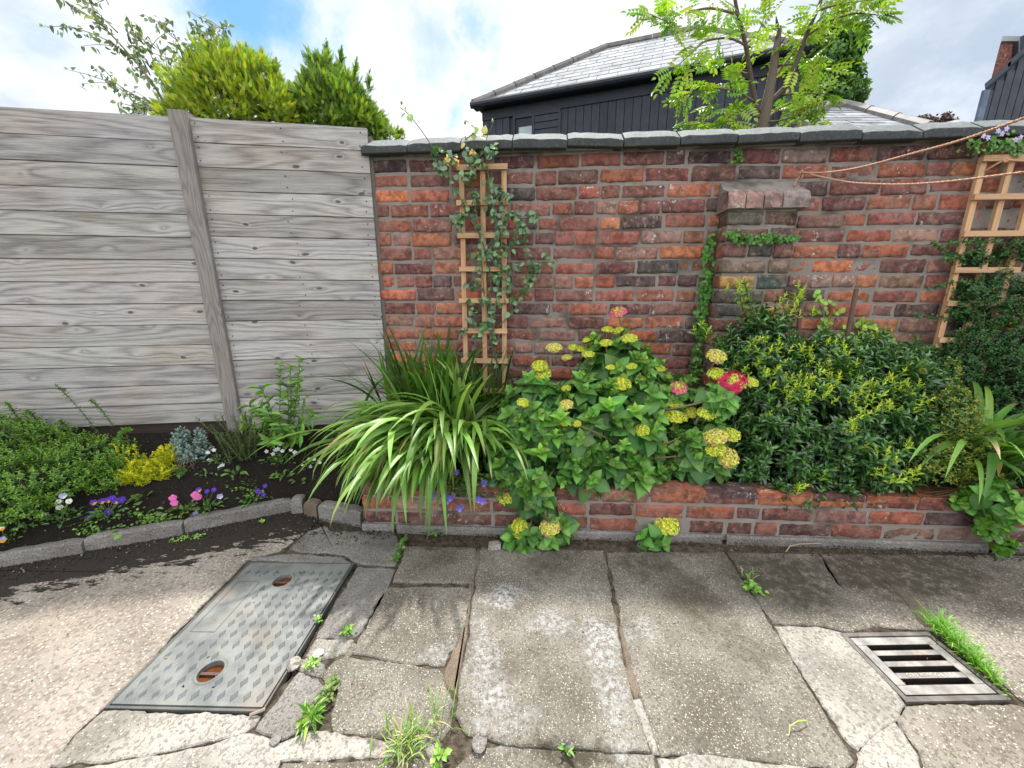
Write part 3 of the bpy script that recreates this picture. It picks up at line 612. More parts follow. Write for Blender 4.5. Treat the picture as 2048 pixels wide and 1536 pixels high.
# ---------------------------------------------------------------- brick garden wall
WS0 = WS(733, 315)[0]; WS1 = 4.6; ZTOP = 1.803; HC = .0755
wall = empty('brick_wall', wp(WS0, 0), 'tall old red brick garden wall with worn mortar', 'wall')
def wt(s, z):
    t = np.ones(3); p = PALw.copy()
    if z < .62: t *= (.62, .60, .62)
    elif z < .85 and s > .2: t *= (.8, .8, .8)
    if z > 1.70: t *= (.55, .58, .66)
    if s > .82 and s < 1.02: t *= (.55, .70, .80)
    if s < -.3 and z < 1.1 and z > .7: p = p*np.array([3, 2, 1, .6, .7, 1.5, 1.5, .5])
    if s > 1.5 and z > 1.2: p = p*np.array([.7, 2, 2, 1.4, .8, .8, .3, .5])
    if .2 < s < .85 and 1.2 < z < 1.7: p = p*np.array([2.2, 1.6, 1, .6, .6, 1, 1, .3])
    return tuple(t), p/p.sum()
b = MB()
PS0, PS1, POFF = WS(1450, 480, .115)[0], WS(1588, 480, .115)[0], .115
k = 0; z = ZTOP-HC
def inpier(s, e, z): return s > PS0+.06 and e < PS1-.06 and z < 1.5
while z > .12:
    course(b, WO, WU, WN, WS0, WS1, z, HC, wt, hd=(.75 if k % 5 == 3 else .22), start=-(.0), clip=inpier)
    z -= HC; k += 1
b.build('brickwork', M['brick'], wall, smooth=True)
b = MB(); NS, NZ = 240, 60; vs = []
for j in range(NZ+1):
    for i in range(NS+1):
        s = WS0+.004+(WS1-WS0-.004)*i/NS; zz = .02+(ZTOP-.02)*j/NZ
        vs.append(wp(s, zz, -.0075+.0035*nz((s, zz, 1), 22)))
b.add(vs, [(j*(NS+1)+i, j*(NS+1)+i+1, (j+1)*(NS+1)+i+1, (j+1)*(NS+1)+i) for j in range(NZ) for i in range(NS)])
b.box(wp(WS0+.002, 0, -.02), WU*(WS1-WS0), WN*.2, [0, 0, ZTOP-.002]); b.build('mortar', M['mortar'], wall, smooth=True)
# coping slabs, each a part: upright nose, sloping weathered back
jx = [722, 815, 921, 1025, 1134, 1246, 1358, 1471, 1593, 1716, 1836, 1952]
js = [WS(x, 312, .05)[0] for x in jx]; 
while js[-1] < 4.5: js.append(js[-1]+.33)
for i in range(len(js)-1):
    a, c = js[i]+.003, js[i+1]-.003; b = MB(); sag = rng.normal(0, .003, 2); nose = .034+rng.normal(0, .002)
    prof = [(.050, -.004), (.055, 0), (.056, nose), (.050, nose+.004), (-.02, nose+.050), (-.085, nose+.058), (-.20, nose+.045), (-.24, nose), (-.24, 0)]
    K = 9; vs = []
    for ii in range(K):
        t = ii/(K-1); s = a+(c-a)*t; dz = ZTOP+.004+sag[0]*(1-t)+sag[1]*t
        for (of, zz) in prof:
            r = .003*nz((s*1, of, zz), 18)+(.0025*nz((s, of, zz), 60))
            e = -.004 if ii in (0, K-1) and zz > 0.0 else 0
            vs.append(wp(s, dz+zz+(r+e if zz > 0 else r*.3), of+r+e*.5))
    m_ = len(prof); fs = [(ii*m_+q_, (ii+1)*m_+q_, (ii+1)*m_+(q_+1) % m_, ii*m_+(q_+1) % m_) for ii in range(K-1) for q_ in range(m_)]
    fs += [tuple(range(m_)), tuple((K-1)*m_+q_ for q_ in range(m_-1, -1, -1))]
    cc_ = [.32, .34, .42, 1, 1.1, 1.1, 1, .8, .6]; b.add(vs, fs, col=[tuple([q_*(1+rng.normal(0, .02))]*3) for _ in range(K) for q_ in cc_]); b.build('coping_slab', M['coping'], wall)  # shade of the upright nose is painted into the vertex colour
b = MB(); b.box(wp(WS0+.01, ZTOP-.001, .02), WU*(WS1-WS0-.02), WN*.2, [0, 0, .05]); b.build('coping_mortar', M['mortar'], wall)
# ---------------------------------------------------------------- brick pier standing against the wall
pier = empty('brick_pier', wp((PS0+PS1)/2, .2, POFF), 'short brick pier against the wall, capped with rounded bullnose bricks', 'pier')
zc0 = WS(1520, 417, POFF)[1]; zc1 = WS(1520, 377, POFF)[1]
b = MB(); z = zc0-HC; k = 0; po = WO-WN*POFF
def pt(s, z):
    return ((1.0, 1.75, 1.25) if rng.random() < .55 else (.95, 1.15, 1.0)) if z > .9 else (.9, .8, .75), PALw
while z > .15:
    hb = (PS1-PS0)
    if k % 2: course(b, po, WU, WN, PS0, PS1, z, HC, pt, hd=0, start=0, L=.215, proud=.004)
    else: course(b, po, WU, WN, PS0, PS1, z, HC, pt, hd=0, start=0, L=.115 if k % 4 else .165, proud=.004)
    c_ = brickcol((.65, .85, .7)); lay_brick(b, wp(PS0, 0, 0), -WN, WU, .002, POFF-.004, z, z+HC-.011, col=c_, nx=7)   # left cheek
    lay_brick(b, wp(PS1, 0, POFF), WN, -WU, .002, POFF-.004, z, z+HC-.011, col=c_, nx=7)
    z -= HC; k += 1
b.build('pier_bricks', M['brick'], pier, smooth=True)
b = MB(); b.box(wp(PS0+.007, .1, POFF-.007), WU*(PS1-PS0-.014), WN*(POFF-.012), [0, 0, zc0-.104]); b.build('pier_mortar', M['mortar'], pier)
nb = 5; cw = (PS1-PS0+.05)/nb; c0 = PS0-.012
for i in range(nb):
    if i == 4: a, c = c0+cw*3.35, c0+cw*4.95
    elif i == 3: continue
    else: a, c = c0+cw*i*1.1, c0+cw*(i+1)*1.1-.006
    b = MB(); hh = zc1-zc0; rr = .052; K = 7; vs = []
    prof = [(.0, 0)]+[(.022-rr+rr*math.sin(th), hh-rr+rr*math.cos(th)) for th in np.linspace(math.pi/2, 0, 8)]+[(-.10, hh), (-.10, 0)]
    prof[0] = (.022, 0)
    for ii in range(K):
        t = ii/(K-1); s = a+(c-a)*t; e = .004 if ii in (0, K-1) else 0
        for (of, zz) in prof:
            r = .003*nz((s, of, zz), 30); vs.append(wp(s, zc0+zz+r-(e if zz > .01 else 0), POFF+of+r-e))
    m_ = len(prof); fs = [(ii*m_+q_, (ii+1)*m_+q_, (ii+1)*m_+(q_+1) % m_, ii*m_+(q_+1) % m_) for ii in range(K-1) for q_ in range(m_)]
    fs += [tuple(range(m_)), tuple((K-1)*m_+q_ for q_ in range(m_-1, -1, -1))]
    b.add(vs, fs, col=((.44, .27, .23), (.40, .22, .19), (.38, .23, .20), (0, 0, 0), (.30, .25, .23))[i]); b.build('bullnose_brick', M['brick'], pier, smooth=False)
b = MB(); vs = []; K = 10
for ii in range(K):
    s = c0+.0+(c0+cw*4.9-c0)*ii/(K-1)
    for (of, zz) in ((POFF+.01, zc0-.003), (POFF+.004, zc1-.012), (.05, zc1+.014), (.004, zc1+.055), (.004, zc0-.003)):
        r = .005*nz((s, of, zz), 25); vs.append(wp(s, zz+r, of))
fs = [(ii*5+q_, (ii+1)*5+q_, (ii+1)*5+(q_+1) % 5, ii*5+(q_+1) % 5) for ii in range(K-1) for q_ in range(5)]+[(0, 1, 2, 3, 4), tuple((K-1)*5+q_ for q_ in (4, 3, 2, 1, 0))]
b.add(vs, fs); b.build('flaunching', M['mortar'], pier)
# ---------------------------------------------------------------- low brick planter wall
PLEN = 4.4; PZ = .012
pl = empty('planter_wall', pp(0, 0), 'low three course brick retaining wall of the raised planter', 'wall')
b = MB()
def plt(s, z): 
    t = (.95, .85, .8) if z > .15 else ((.85, .85, .8) if z > .08 else (.62, .72, .7))
    return t, PALw*np.array([.5, 1.6, 1.6, 1.5, .8, 1.2, .5, .4])/np.sum(PALw*np.array([.5, 1.6, 1.6, 1.5, .8, 1.2, .5, .4]))
gaps = [WS(0, 0)[0]]
for k in range(3):
    cr = float((G(1432, 1060)-PO)@PU); cr2 = float((G(1925, 1070)-PO)@PU); cl = float((G(806, 1040)-PO)@PU)
    clip = (lambda s, e, z: False)
    stops = [0, cl-.006, cl+.006, cr-.01, cr+.01, cr2-.008, cr2+.008, PLEN] if k == 0 else [0, PLEN]
    for q_ in range(0, len(stops), 2):
        course(b, PO, PU, PN, stops[q_], stops[q_+1], PZ+.022+.0735*k, .0735, plt, hd=.12, start=(-.0 if q_ else -.07*(k % 2)), gap=.010, jz=.0015)
    # left return
    course(b, PO, PN, PU, 0, .42, PZ+.022+.0735*k, .0735, plt, hd=.1)
b.build('planter_brickwork', M['brick'], pl, smooth=True)
b = MB()
for (a, c) in ((-.008, cl-.01), (cl+.002, cr-.016), (cr+.004, cr2-.01), (cr2+.004, PLEN)):
    K = 40; vs = []
    for ii in range(K):
        s = a+(c-a)*ii/(K-1)
        for (of, zz) in ((.012, -.02), (.013, PZ+.012), (.006, PZ+.021), (-.04, PZ+.021)):
            vs.append(pp(s, zz+.002*nz((s, of, zz), 20), of+.004*nz((s, zz, 3), 16)))
    b.add(vs, [(ii*4+q_, (ii+1)*4+q_, (ii+1)*4+q_+1, ii*4+q_+1) for ii in range(K-1) for q_ in range(3)])
b.build('footing', M['grey'], pl)
b = MB(); b.box(pp(.006, 0, -.006), PU*(PLEN-.01), PN*.09, [0, 0, PZ+.022+.0735*3-.014])
b.box(pp(.006, 0, -.096), PU*.09, PN*.33, [0, 0, PZ+.022+.0735*3-.014]); b.build('planter_mortar', M['mortar'], pl)
PTOP = PZ+.022+.0735*3-.010
b = MB(); s = 0     # brick tops
while s < PLEN:
    l = .215; c_ = brickcol((.8, .7, .7)); b.box(pp(s, PTOP-.03, .0005), PU*l, PN*.1, [0, 0, .031], col=tuple(c_)); s += l+.01
b.build('top_bricks', M['brick'], pl)
# ---------------------------------------------------------------- timber fence
fence = empty('timber_fence', fp(-.9, .3), 'weathered grey horizontal board fence with one upright post', 'fence')
sp = FS(372, 300)[0]; HP = .1122; PB = .365
def plank(s0, s1, z0, z1, off, sk):
    b = MB(); K = 24; vs = []; uv = []; u0 = rng.uniform(0, 40); v0 = rng.uniform(0, 40); cl_ = (1+rng.normal(0, .12))*np.array([1, 1+rng.normal(0, .006), 1+rng.normal(0, .012)])
    warp = rng.normal(0, .0018)
    for ii in range(K+1):
        t = ii/K; s = s0+(s1-s0)*t; wz = .0018*nz((s, z0, 5), 3.5)+sk*(t-.5)
        o_ = off+.003*nz((s, z0, 9), 2.0)
        for (of, zz) in ((o_-.018, z0-.004), (o_, z0+.0008), (o_+warp, (z0+z1)/2), (o_, z1-.0008), (o_-.018, z1)):
            vs.append(fp(s, zz+wz, of)); uv.append((u0+s, v0+zz))
    fs = [(ii*5+q_, (ii+1)*5+q_, (ii+1)*5+q_+1, ii*5+q_+1) for ii in range(K) for q_ in range(4)]+[(4, 3, 2, 1, 0), tuple(K*5+q_ for q_ in range(5))]
    fs += [(ii*5+4, (ii+1)*5+4, (ii+1)*5, ii*5) for ii in range(K)]
    b.add(vs, fs, col=tuple(cl_), uv=uv)
    # nail heads
    for sn in (s0+.03, (s0+s1)/2+rng.normal(0, .01), s1-.035):
        for zn in (z0+.022, z1-.025):
            if rng.random() < .85:
                p = fp(sn+rng.normal(0, .004), zn+rng.normal(0, .003), off+.0018); n = 7
                b.add([p+FU*.0034*math.cos(2*math.pi*j/n)+np.array([0, 0, .0034*math.sin(2*math.pi*j/n)]) for j in range(n)], [tuple(range(n))], mi=1, col=(1, 1, 1))
    b.build('plank', [M['fence'], M['dark']], fence)
SE = FS(733, 262)[0]
z = 1.935
for k in range(14):
    z1 = z; z0 = z-HP+.0034; plank(-3.3, sp-.005, z0, z1, 0, rng.normal(0, .0015)); z -= HP
z = 1.935
for k in range(15):
    z1 = z; z0 = z-HP*.985+.0034; plank(sp+.03, SE, z0, z1, -.004, rng.normal(0, .0015)); z -= HP*.985
b = MB(); zt = FS(370, 217, .04)[1]; K = 30; vs = []; uv = []; pw = .080
for ii in range(K+1):
    zz = .2+(zt-.2)*ii/K; r = .0015*nz((zz, 1, 2), 8)
    for (ds, of) in ((-pw/2, -.05), (-pw/2, .022), (-pw/2+.003, .025), (pw/2-.003, .025), (pw/2, .022), (pw/2, -.05)):
        vs.append(fp(sp+ds+r, zz, of)); uv.append((zz, ds*1.0+of))
fs = [(ii*6+q_, ii*6+(q_+1) % 6, (ii+1)*6+(q_+1) % 6, (ii+1)*6+q_) for ii in range(K) for q_ in range(6)]+[(5, 4, 3, 2, 1, 0), tuple(K*6+q_ for q_ in range(6))]
b.add(vs, fs, col=(.95, .93, .92), uv=uv); b.build('post', M['post'], fence)
b = MB(); b.box(fp(-3.3, .2, -.025), FU*(SE+3.3), FN*.03, [0, 0, .162], col=(.25, .2, .17), uv=[(i*.3, i*.1) for i in range(8)]); b.build('gravel_board', M['post'], fence)
b = MB(); b.box(fp(SE-.002, .3, -.022), FU*.02, FN*.06, [0, 0, 1.60], col=(.7, .66, .62), uv=[(i*.3, i*.1) for i in range(8)]); b.build('end_batten', M['post'], fence)
# ---------------------------------------------------------------- edging stones and soil
def rbox(name, P0, P1, wd, h, mat, label, cat, group, z0=-.02, inward=1, seedz=0):
    P0, P1 = np.array(P0[:2]), np.array(P1[:2]); d = P1-P0; L = np.linalg.norm(d); d /= L; n_ = np.array([-d[1], d[0]])*inward
    b = MB(); K = max(6, int(L/.03)); vs = []
    prof = [(0, z0), (0.0, h*.55), (.003, h-.006), (.010, h), (wd*.5, h+.002), (wd-.006, h), (wd, h-.008), (wd, z0)]
    for ii in range(K+1):
        t = ii/K; q = P0+d*L*t
        for (of, zz) in prof:
            r = .004*nz((q[0]*1+of, q[1], zz+seedz), 22)+.002*nz((q[0], q[1]+of, zz), 70); e = .008 if (ii in (0, K) and zz > h*.6) else 0
            p = q+n_*(of+r); vs.append((p[0], p[1], zz+r-e))
    m_ = len(prof); fs = [(ii*m_+q_, (ii+1)*m_+q_, (ii+1)*m_+q_+1, ii*m_+q_+1) for ii in range(K) for q_ in range(m_-1)]+[tuple(range(m_)), tuple(K*m_+q_ for q_ in range(m_-1, -1, -1))]
    b.add(vs, fs); c = (*P0, 0); return tag(b.build(name, mat, loc=c), label, cat, group)
ep = [G(-500, 1196), G(-3, 1136), G(166, 1107), G(172, 1103), G(366, 1070), G(371, 1066), G(583, 1022)]
gE = 'concrete edging stones along the flower bed'
rbox('edging_stone', ep[0], ep[1]-(ep[1]-ep[0])*.004, .05, .058, M['grey'], 'concrete edging stone running out of the left side of the frame', 'edging stone', gE)
rbox('edging_stone', ep[1], ep[2], .05, .056, M['grey'], 'concrete edging stone at the left end of the bed, before the first joint', 'edging stone', gE, seedz=2)
rbox('edging_stone', ep[3], ep[4], .05, .060, M['grey'], 'middle edging stone, below the purple and pink bedding flowers', 'edging stone', gE, seedz=4)
rbox('edging_stone', ep[5], ep[6], .05, .062, M['grey'], 'edging stone ending against the small upright stone', 'edging stone', gE, seedz=6)
rbox('edging_block', G(584, 1028), G(606, 1027), .06, .082, M['grey'], 'small upright stone closing the row of edging stones', 'edging stone', None, seedz=8)
rbox('edging_block', G(609, 1030), G(634, 1035), .05, .07, M['patch'], 'dark broken brick piece between the upright stone and the grey block', 'brick', None, seedz=9)
rbox('edging_block', G(638, 1037), G(722, 1052), .06, .075, M['grey'], 'grey concrete block between the edging stones and the brick planter', 'edging stone', None, seedz=11)
ex = np.array([-4.5, -2.115, -1.141, -.70, -.69, 4.2]); ey = np.array([.47, 1.36, 1.775, 1.66, 1.66, 1.40])
def frontY(x): return np.interp(x, ex, ey)+np.where(x > -.7, .09, .03)
def backY(x): return np.where(x < -.80, 2.262+.1495*(x+.84), 2.24-.0787*x)
def soilz(x, y):
    f = frontY(x); bk = backY(x); t = np.clip((y-f)/(bk-f), 0, 1)
    z0 = np.where(x > -.69, .20, .045); zb = np.where(x > -.69, .27, .315)
    m = np.clip((x+.80)/.14, 0, 1); z0 = .045*(1-m)+.205*m; zb = .31*(1-m)+.27*m
    return z0+(zb-z0)*np.minimum(t*1.15, 1)**.85
NX, NY = 260, 40; V = []
xs = np.linspace(-4.4, 4.1, NX)
for j in range(NY):
    for i in range(NX):
        x = xs[i]; f = float(frontY(x)); bk = float(backY(x))+.01; y = f+(bk-f)*j/(NY-1)
        V.append((x, y, float(soilz(x, y))+.010*nz((x, y, 0), 12)+.006*nz((x, y, 5), 40)))
F = np.array([(j*NX+i, j*NX+i+1, (j+1)*NX+i+1, (j+1)*NX+i) for j in range(NY-1) for i in range(NX-1)])
tag(tri_obj('soil', np.array(V), F, np.full((len(V), 3), .5), M['soil']), kind='structure')
# crumbs of soil and grit, on the bed and spilt over the paving
OCT = (np.array([(1, 0, 0), (-1, 0, 0), (0, 1, 0), (0, -1, 0), (0, 0, .7), (0, 0, -.7)], float)*np.array([.5, .5, .5]), np.array([(0, 2, 4), (2, 1, 4), (1, 3, 4), (3, 0, 4), (2, 0, 5), (1, 2, 5), (3, 1, 5), (0, 3, 5)]))
def crumbs(n, xf, name, cols, size, p=None, mat=None, kind='stuff'):
    P = xf(n); n = len(P); sz = size[0]+(size[1]-size[0])*rng.random(n)**3
    D = rng.normal(size=(n, 3)); N_ = rng.normal(size=(n, 3))
    V, F, Cc = scatter(OCT, P, D, N_, sz, sz*rng.uniform(.6, 1, n), mixcol(cols, n, p))
    return tag(tri_obj(name, V, F, Cc, mat or M['twig'], smooth=False), kind=kind)
def bedpts(n):
    x = rng.uniform(-3.2, 3.0, n); f = frontY(x); y = f+(backY(x)-f)*rng.random(n); return np.stack([x, y, soilz(x, y)+.004], 1)
crumbs(9000, bedpts, 'soil_crumbs', [(.02, .016, .012), (.05, .04, .03), (.15, .13, .10), (.09, .05, .03)], (.003, .016), [.6, .3, .03, .07])
def spill(n):
    x = rng.uniform(-2.6, -.62, n); e = np.interp(x, ex, ey); d = np.abs(rng.normal(0, .07, n)); y = e-.005-d; return np.stack([x, y, 0*x+.003], 1)
crumbs(3500, spill, 'spilt_soil', [(.018, .014, .011), (.04, .032, .025), (.30, .26, .21)], (.002, .011), [.62, .3, .08])
def foot(n):
    s = rng.uniform(0, 3.6, n); d = np.abs(rng.normal(0, .035, n))+.014; P = PO[None]+PU[None]*s[:, None]-PN[None]*d[:, None]; P[:, 2] = .003; return P
crumbs(2200, foot, 'grit_at_wall_foot', [(.02, .017, .012), (.06, .05, .035), (.20, .17, .13), (.10, .045, .03)], (.002, .012), [.5, .3, .12, .08])
def jointgrit(n): 
    P = np.stack([rng.uniform(-1.6, 1.8, n), rng.uniform(.55, 1.55, n), np.full(n, .001)], 1); return P
crumbs(1500, jointgrit, 'paving_grit', [(.05, .04, .03), (.30, .27, .22), (.15, .12, .09)], (.0015, .006), [.5, .25, .25])
# ---------------------------------------------------------------- plant tools
def ell(px, py, Y, rx, ry, rz): return (RY(px, py, Y), np.array([rx, ry, rz], float))
def sdf(P, E): return np.min([np.linalg.norm((P-c)/r, axis=-1)-1 for c, r in E], 0)
CAMV = np.array([0, 0, CAMH])
def surf(E, n, lo=.82, hi=1.05, face=.25, up=.0, lump=.12, keepin=-.16):
    ar = np.array([(r[0]*r[1]*r[2])**(2/3) for c, r in E]); ar /= ar.sum(); out = []; nr = []; tot = 0
    while tot < n:
        k = rng.choice(len(E), n, p=ar); d = nrm(rng.normal(size=(n, 3)))
        c = np.array([E[i][0] for i in k]); r = np.array([E[i][1] for i in k])
        t = rng.uniform(lo, hi, n) + lump*np.array([mnoise.noise(Vector(x*2.3)+Vector((i*3., 0, 0))) for x, i in zip(d, k)])
        P = c+d*r*t[:, None]; N_ = nrm(d/r)
        v = nrm(CAMV-P); f = np.sum(N_*v, 1)
        keep = (sdf(P, E) > keepin) & ((f > -.2) | (rng.random(n) < face)) & ((N_[:, 2] > -.55) | (rng.random(n) < .4))
        out.append(P[keep]); nr.append(N_[keep]); tot += keep.sum()
    return np.concatenate(out)[:n], np.concatenate(nr)[:n]
def inside(E, n, s=.8):
    ar = np.array([r.prod() for c, r in E]); ar /= ar.sum(); k = rng.choice(len(E), n, p=ar)
    c = np.array([E[i][0] for i in k]); r = np.array([E[i][1] for i in k])
    return c + nrm(rng.normal(size=(n, 3)))*r*(rng.random((n, 1))**(1/3))*s
def hit(px, py, E, dflt=1.8):
    d = ray(px, py); ts = np.linspace(.8, 3.2, 500)[:, None]; P = C0+d*ts; s = sdf(P, E); i = np.argmax(s < 0)
    return P[i] if s[i] < 0 else C0+d*(min(ts[:, 0], key=lambda t: float(sdf((C0+d*t)[None], E)[0])))
def perp(A):
    r = nrm(rng.normal(size=A.shape)); X = nrm(r-A*np.sum(r*A, 1, keepdims=True)); return X, np.cross(A, X)
def rosettes(tpl, P, A, pairs, L0, L1, el0, el1, sp, ratio, young, old, per=2, turn=90, sink=0.0, vary=.15):
    X, Y = perp(A); out = []; n = len(P); sc_ = rng.uniform(.75, 1.15, n)
    for k in range(pairs):
        f = k/max(pairs-1, 1)
        for j in range(per):
            th = math.radians(turn*k + 360/per*j) + rng.normal(0, .18, n)
            rad = X*np.cos(th)[:, None]+Y*np.sin(th)[:, None]
            el = math.radians(el0+(el1-el0)*f)+rng.normal(0, .18, n)
            D = A*np.cos(el)[:, None]+rad*np.sin(el)[:, None]; D[:, 2] -= sink*f
            N_ = nrm(A*np.sin(el)[:, None]-rad*np.cos(el)[:, None] + rng.normal(0, .12, (n, 3)))
            L = (L0+(L1-L0)*f)*sc_*rng.uniform(.85, 1.12, n)
            Q = P-A*(sp*k)
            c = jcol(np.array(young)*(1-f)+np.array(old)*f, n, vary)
            out.append(scatter(tpl, Q, D, N_, L, L*ratio, c))
    return out
def stemtubes(name, segs, r0, r1, col, parent, mat='twig', n=5, K=6, bow=.1):
    b = MB()
    for a, c in segs:
        a = np.array(a); c = np.array(c); L = np.linalg.norm(c-a); m = np.array([rng.normal(0, bow*L), rng.normal(0, bow*L), bow*L*.6])
        pts = [a+(c-a)*t+m*math.sin(math.pi*t) for t in np.linspace(0, 1, K)]
        b.tube(pts, list(np.linspace(r0, r1, K)), n=n, col=tuple(np.array(col)*(1+rng.normal(0, .1))))
    return b.build(name, M[mat], parent, smooth=True)
def obj_tris(name, parts, mat, parent): V, F, Cc = merge(parts); return tri_obj(name, V, F, Cc, mat, parent)
# ---------------------------------------------------------------- trellises
def rail(b, p0, p1, wv, dv, col):
    """timber between two points; wv width vector, dv depth vector"""
    p0, p1 = np.array(p0), np.array(p1); K = 8; vs = []; uv = []; u0 = rng.uniform(0, 30); L = np.linalg.norm(p1-p0)
    for ii in range(K+1):
        t = ii/K; q = p0+(p1-p0)*t+wv*.02*nz((t*3, p0[0]*9, p0[2]*9), 1)
        for j, (a, c) in enumerate(((-.5, 0), (.5, 0), (.5, 1), (-.5, 1))): vs.append(q+wv*a+dv*c); uv.append((u0+L*t, (a+.5)*np.linalg.norm(wv)+c*.03+u0*.3))
    fs = [(ii*4+q_, ii*4+(q_+1) % 4, (ii+1)*4+(q_+1) % 4, (ii+1)*4+q_) for ii in range(K) for q_ in range(4)]+[(3, 2, 1, 0), tuple(K*4+q_ for q_ in range(4))]
    b.add(vs, fs, col=tuple(np.array([1, 1, 1])*(1+rng.normal(0, .08))), uv=uv)
def trellis(label, s_left, wid, rungs, z0, ztop, off0, lean, mtop, group):
    root = empty('trellis', wp(s_left+wid/2, z0, off0), label, 'trellis', group)
    Z = np.array([0, 0, 1.]); tw, td = .026, .018
    def O(z): return off0+lean*(ztop-z)
    for k, zt in enumerate((ztop, mtop, ztop)):
        s = s_left+tw/2+(wid-tw)*k/2; b = MB(); rail(b, wp(s, z0, O(z0)), wp(s, zt, O(zt)), WU*tw, -WN*td, 1); b.build('upright', M['pine'], root)
    for z in rungs:
        b = MB(); e = rng.uniform(.004, .014); rail(b, wp(s_left-e, z, O(z)+td+.0005), wp(s_left+wid+e, z, O(z)+td+.0005), Z*tw, -WN*td, 1); b.build('rung', M['pine'], root)
    return root
tl = [WS(967, y, .05)[1] for y in (333, 405, 471, 538, 601, 661, 720, 778)]
s_l = WS(920, 450, .04)[0]; s_r = WS(1013, 450, .04)[0]
trellis('narrow timber trellis with the climbing rose, standing beside the daylily clump', s_l, s_r-s_l, tl, .28, tl[0]+.012, .012, .03, tl[0]-.015, 'narrow treated timber trellises against the brick wall')
t2 = [WS(y[0], y[1], .06)[1] for y in ((1990, 315), (1990, 393), (1990, 467), (1970, 540), (1930, 607), (1925, 680), (1915, 750))]
s2 = WS(1966, 330, .05)[0]
trellis('narrow timber trellis overgrown by the dark small-leaved climber, below the rope line', s2, .27, t2, .28, t2[0]+.012, .02, .02, t2[0]-.012, 'narrow treated timber trellises against the brick wall')
# ---------------------------------------------------------------- daylily clump spilling over the planter
def strapclump(name, label, cat, base, spread, n, az, azs, L, th1, w, cols, p=None, th0=(.05, .5), group=None, K=13, mat='strap', pw=1.3):
    root = empty(name, base, label, cat, group)
    q = rng.normal(0, 1, (n, 2))*spread; B = np.stack([base[0]+q[:, 0], base[1]+q[:, 1]*.7, np.full(n, base[2])-.01], 1)
    a = az+rng.normal(0, azs, n) if np.isscalar(az) else rng.choice(az, n)+rng.normal(0, azs, n)
    t0 = rng.uniform(*th0, n); t1 = rng.uniform(*th1, n); Ln = rng.uniform(*L, n)
    cv = arch(B, a, Ln, t0, t1, K, pw); 
    by = backY(cv[..., 0])-.012; cv[..., 1] = np.minimum(cv[..., 1], by)
    ww = rng.uniform(*w, n); side = np.stack([-np.sin(a), np.cos(a), 0*a], 1)+rng.normal(0, .25, (n, 3))
    V, F, Cc = ribbons(cv, ww, side, mixcol(cols, n, p, .16))
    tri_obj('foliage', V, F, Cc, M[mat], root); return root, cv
bs = np.array([-.34, 1.85, .27])
DL = [(.13, .26, .045), (.18, .33, .06), (.26, .42, .09), (.09, .19, .035)]
root, _ = strapclump('daylily', 'large clump of arching pale green strap leaves spilling left over the end of the planter', 'daylily', bs, .09, 600, [3.0, 3.4, 3.75, 4.1, 4.4, 4.7], .26, (.34, .66), (2.0, 2.9), (.017, .027), DL, th0=(.12, .85))
a = rng.uniform(0, 2*math.pi, 110)
B = np.stack([bs[0]+rng.normal(.10, .08, 110), bs[1]+rng.normal(0, .05, 110), np.full(110, .26)], 1)
cv = arch(B, rng.uniform(-2.7, 1.0, 110), rng.uniform(.34, .58, 110), rng.uniform(.1, .5, 110), rng.uniform(1.7, 2.9, 110)); cv[..., 1] = np.minimum(cv[..., 1], backY(cv[..., 0])-.05)
V, F, Cc = ribbons(cv, rng.uniform(.015, .024, 110), rng.normal(0, 1, (110, 3)), mixcol(DL, 110)); tri_obj('foliage', V, F, Cc, M['strap'], root)
n = 36; B = np.stack([bs[0]+rng.normal(.03, .09, n), bs[1]+rng.normal(.02, .04, n), np.full(n, .26)], 1)
cv = arch(B, rng.uniform(0, 6.3, n), rng.uniform(.38, .56, n), rng.uniform(0, .25, n), rng.uniform(.1, 1.1, n)); cv[..., 1] = np.minimum(cv[..., 1], backY(cv[..., 0])-.05)
V, F, Cc = ribbons(cv, rng.uniform(.015, .024, n), rng.normal(0, 1, (n, 3)), mixcol(DL[1:], n)); tri_obj('foliage', V, F, Cc, M['strap'], root)
strapclump('montbretia', 'dark upright clump of sword leaves behind the arching daylily, against the wall', 'plant', np.array([-.48, 2.12, .27]), .11, 130, 4.6, 1.5, (.40, .66), (.3, 1.4), (.014, .022), [(.08, .18, .03), (.10, .22, .04), (.05, .12, .02)], th0=(.0, .3))
strapclump('montbretia', 'thin dark sword leaves growing through the foot of the left trellis', 'plant', np.array([-.16, 2.14, .27]), .07, 60, 4.6, 1.7, (.35, .60), (.3, 1.8), (.010, .018), [(.05, .13, .02), (.07, .17, .03), (.035, .09, .02)], th0=(.0, .3))
# the right-hand daylily, broader leaves, partly shaded
b2 = RY(1965, 885, 1.64); b2[2] = .24
strapclump('daylily', 'clump of broad arching leaves at the right edge, under the overgrown trellis', 'daylily', b2, .07, 110, [2.6, 3.2, 4.3, 5.3, .3, .9], .40, (.38, .64), (1.5, 2.7), (.020, .032), [(.14, .30, .05), (.10, .23, .05), (.20, .38, .07)], th0=(.05, .5))
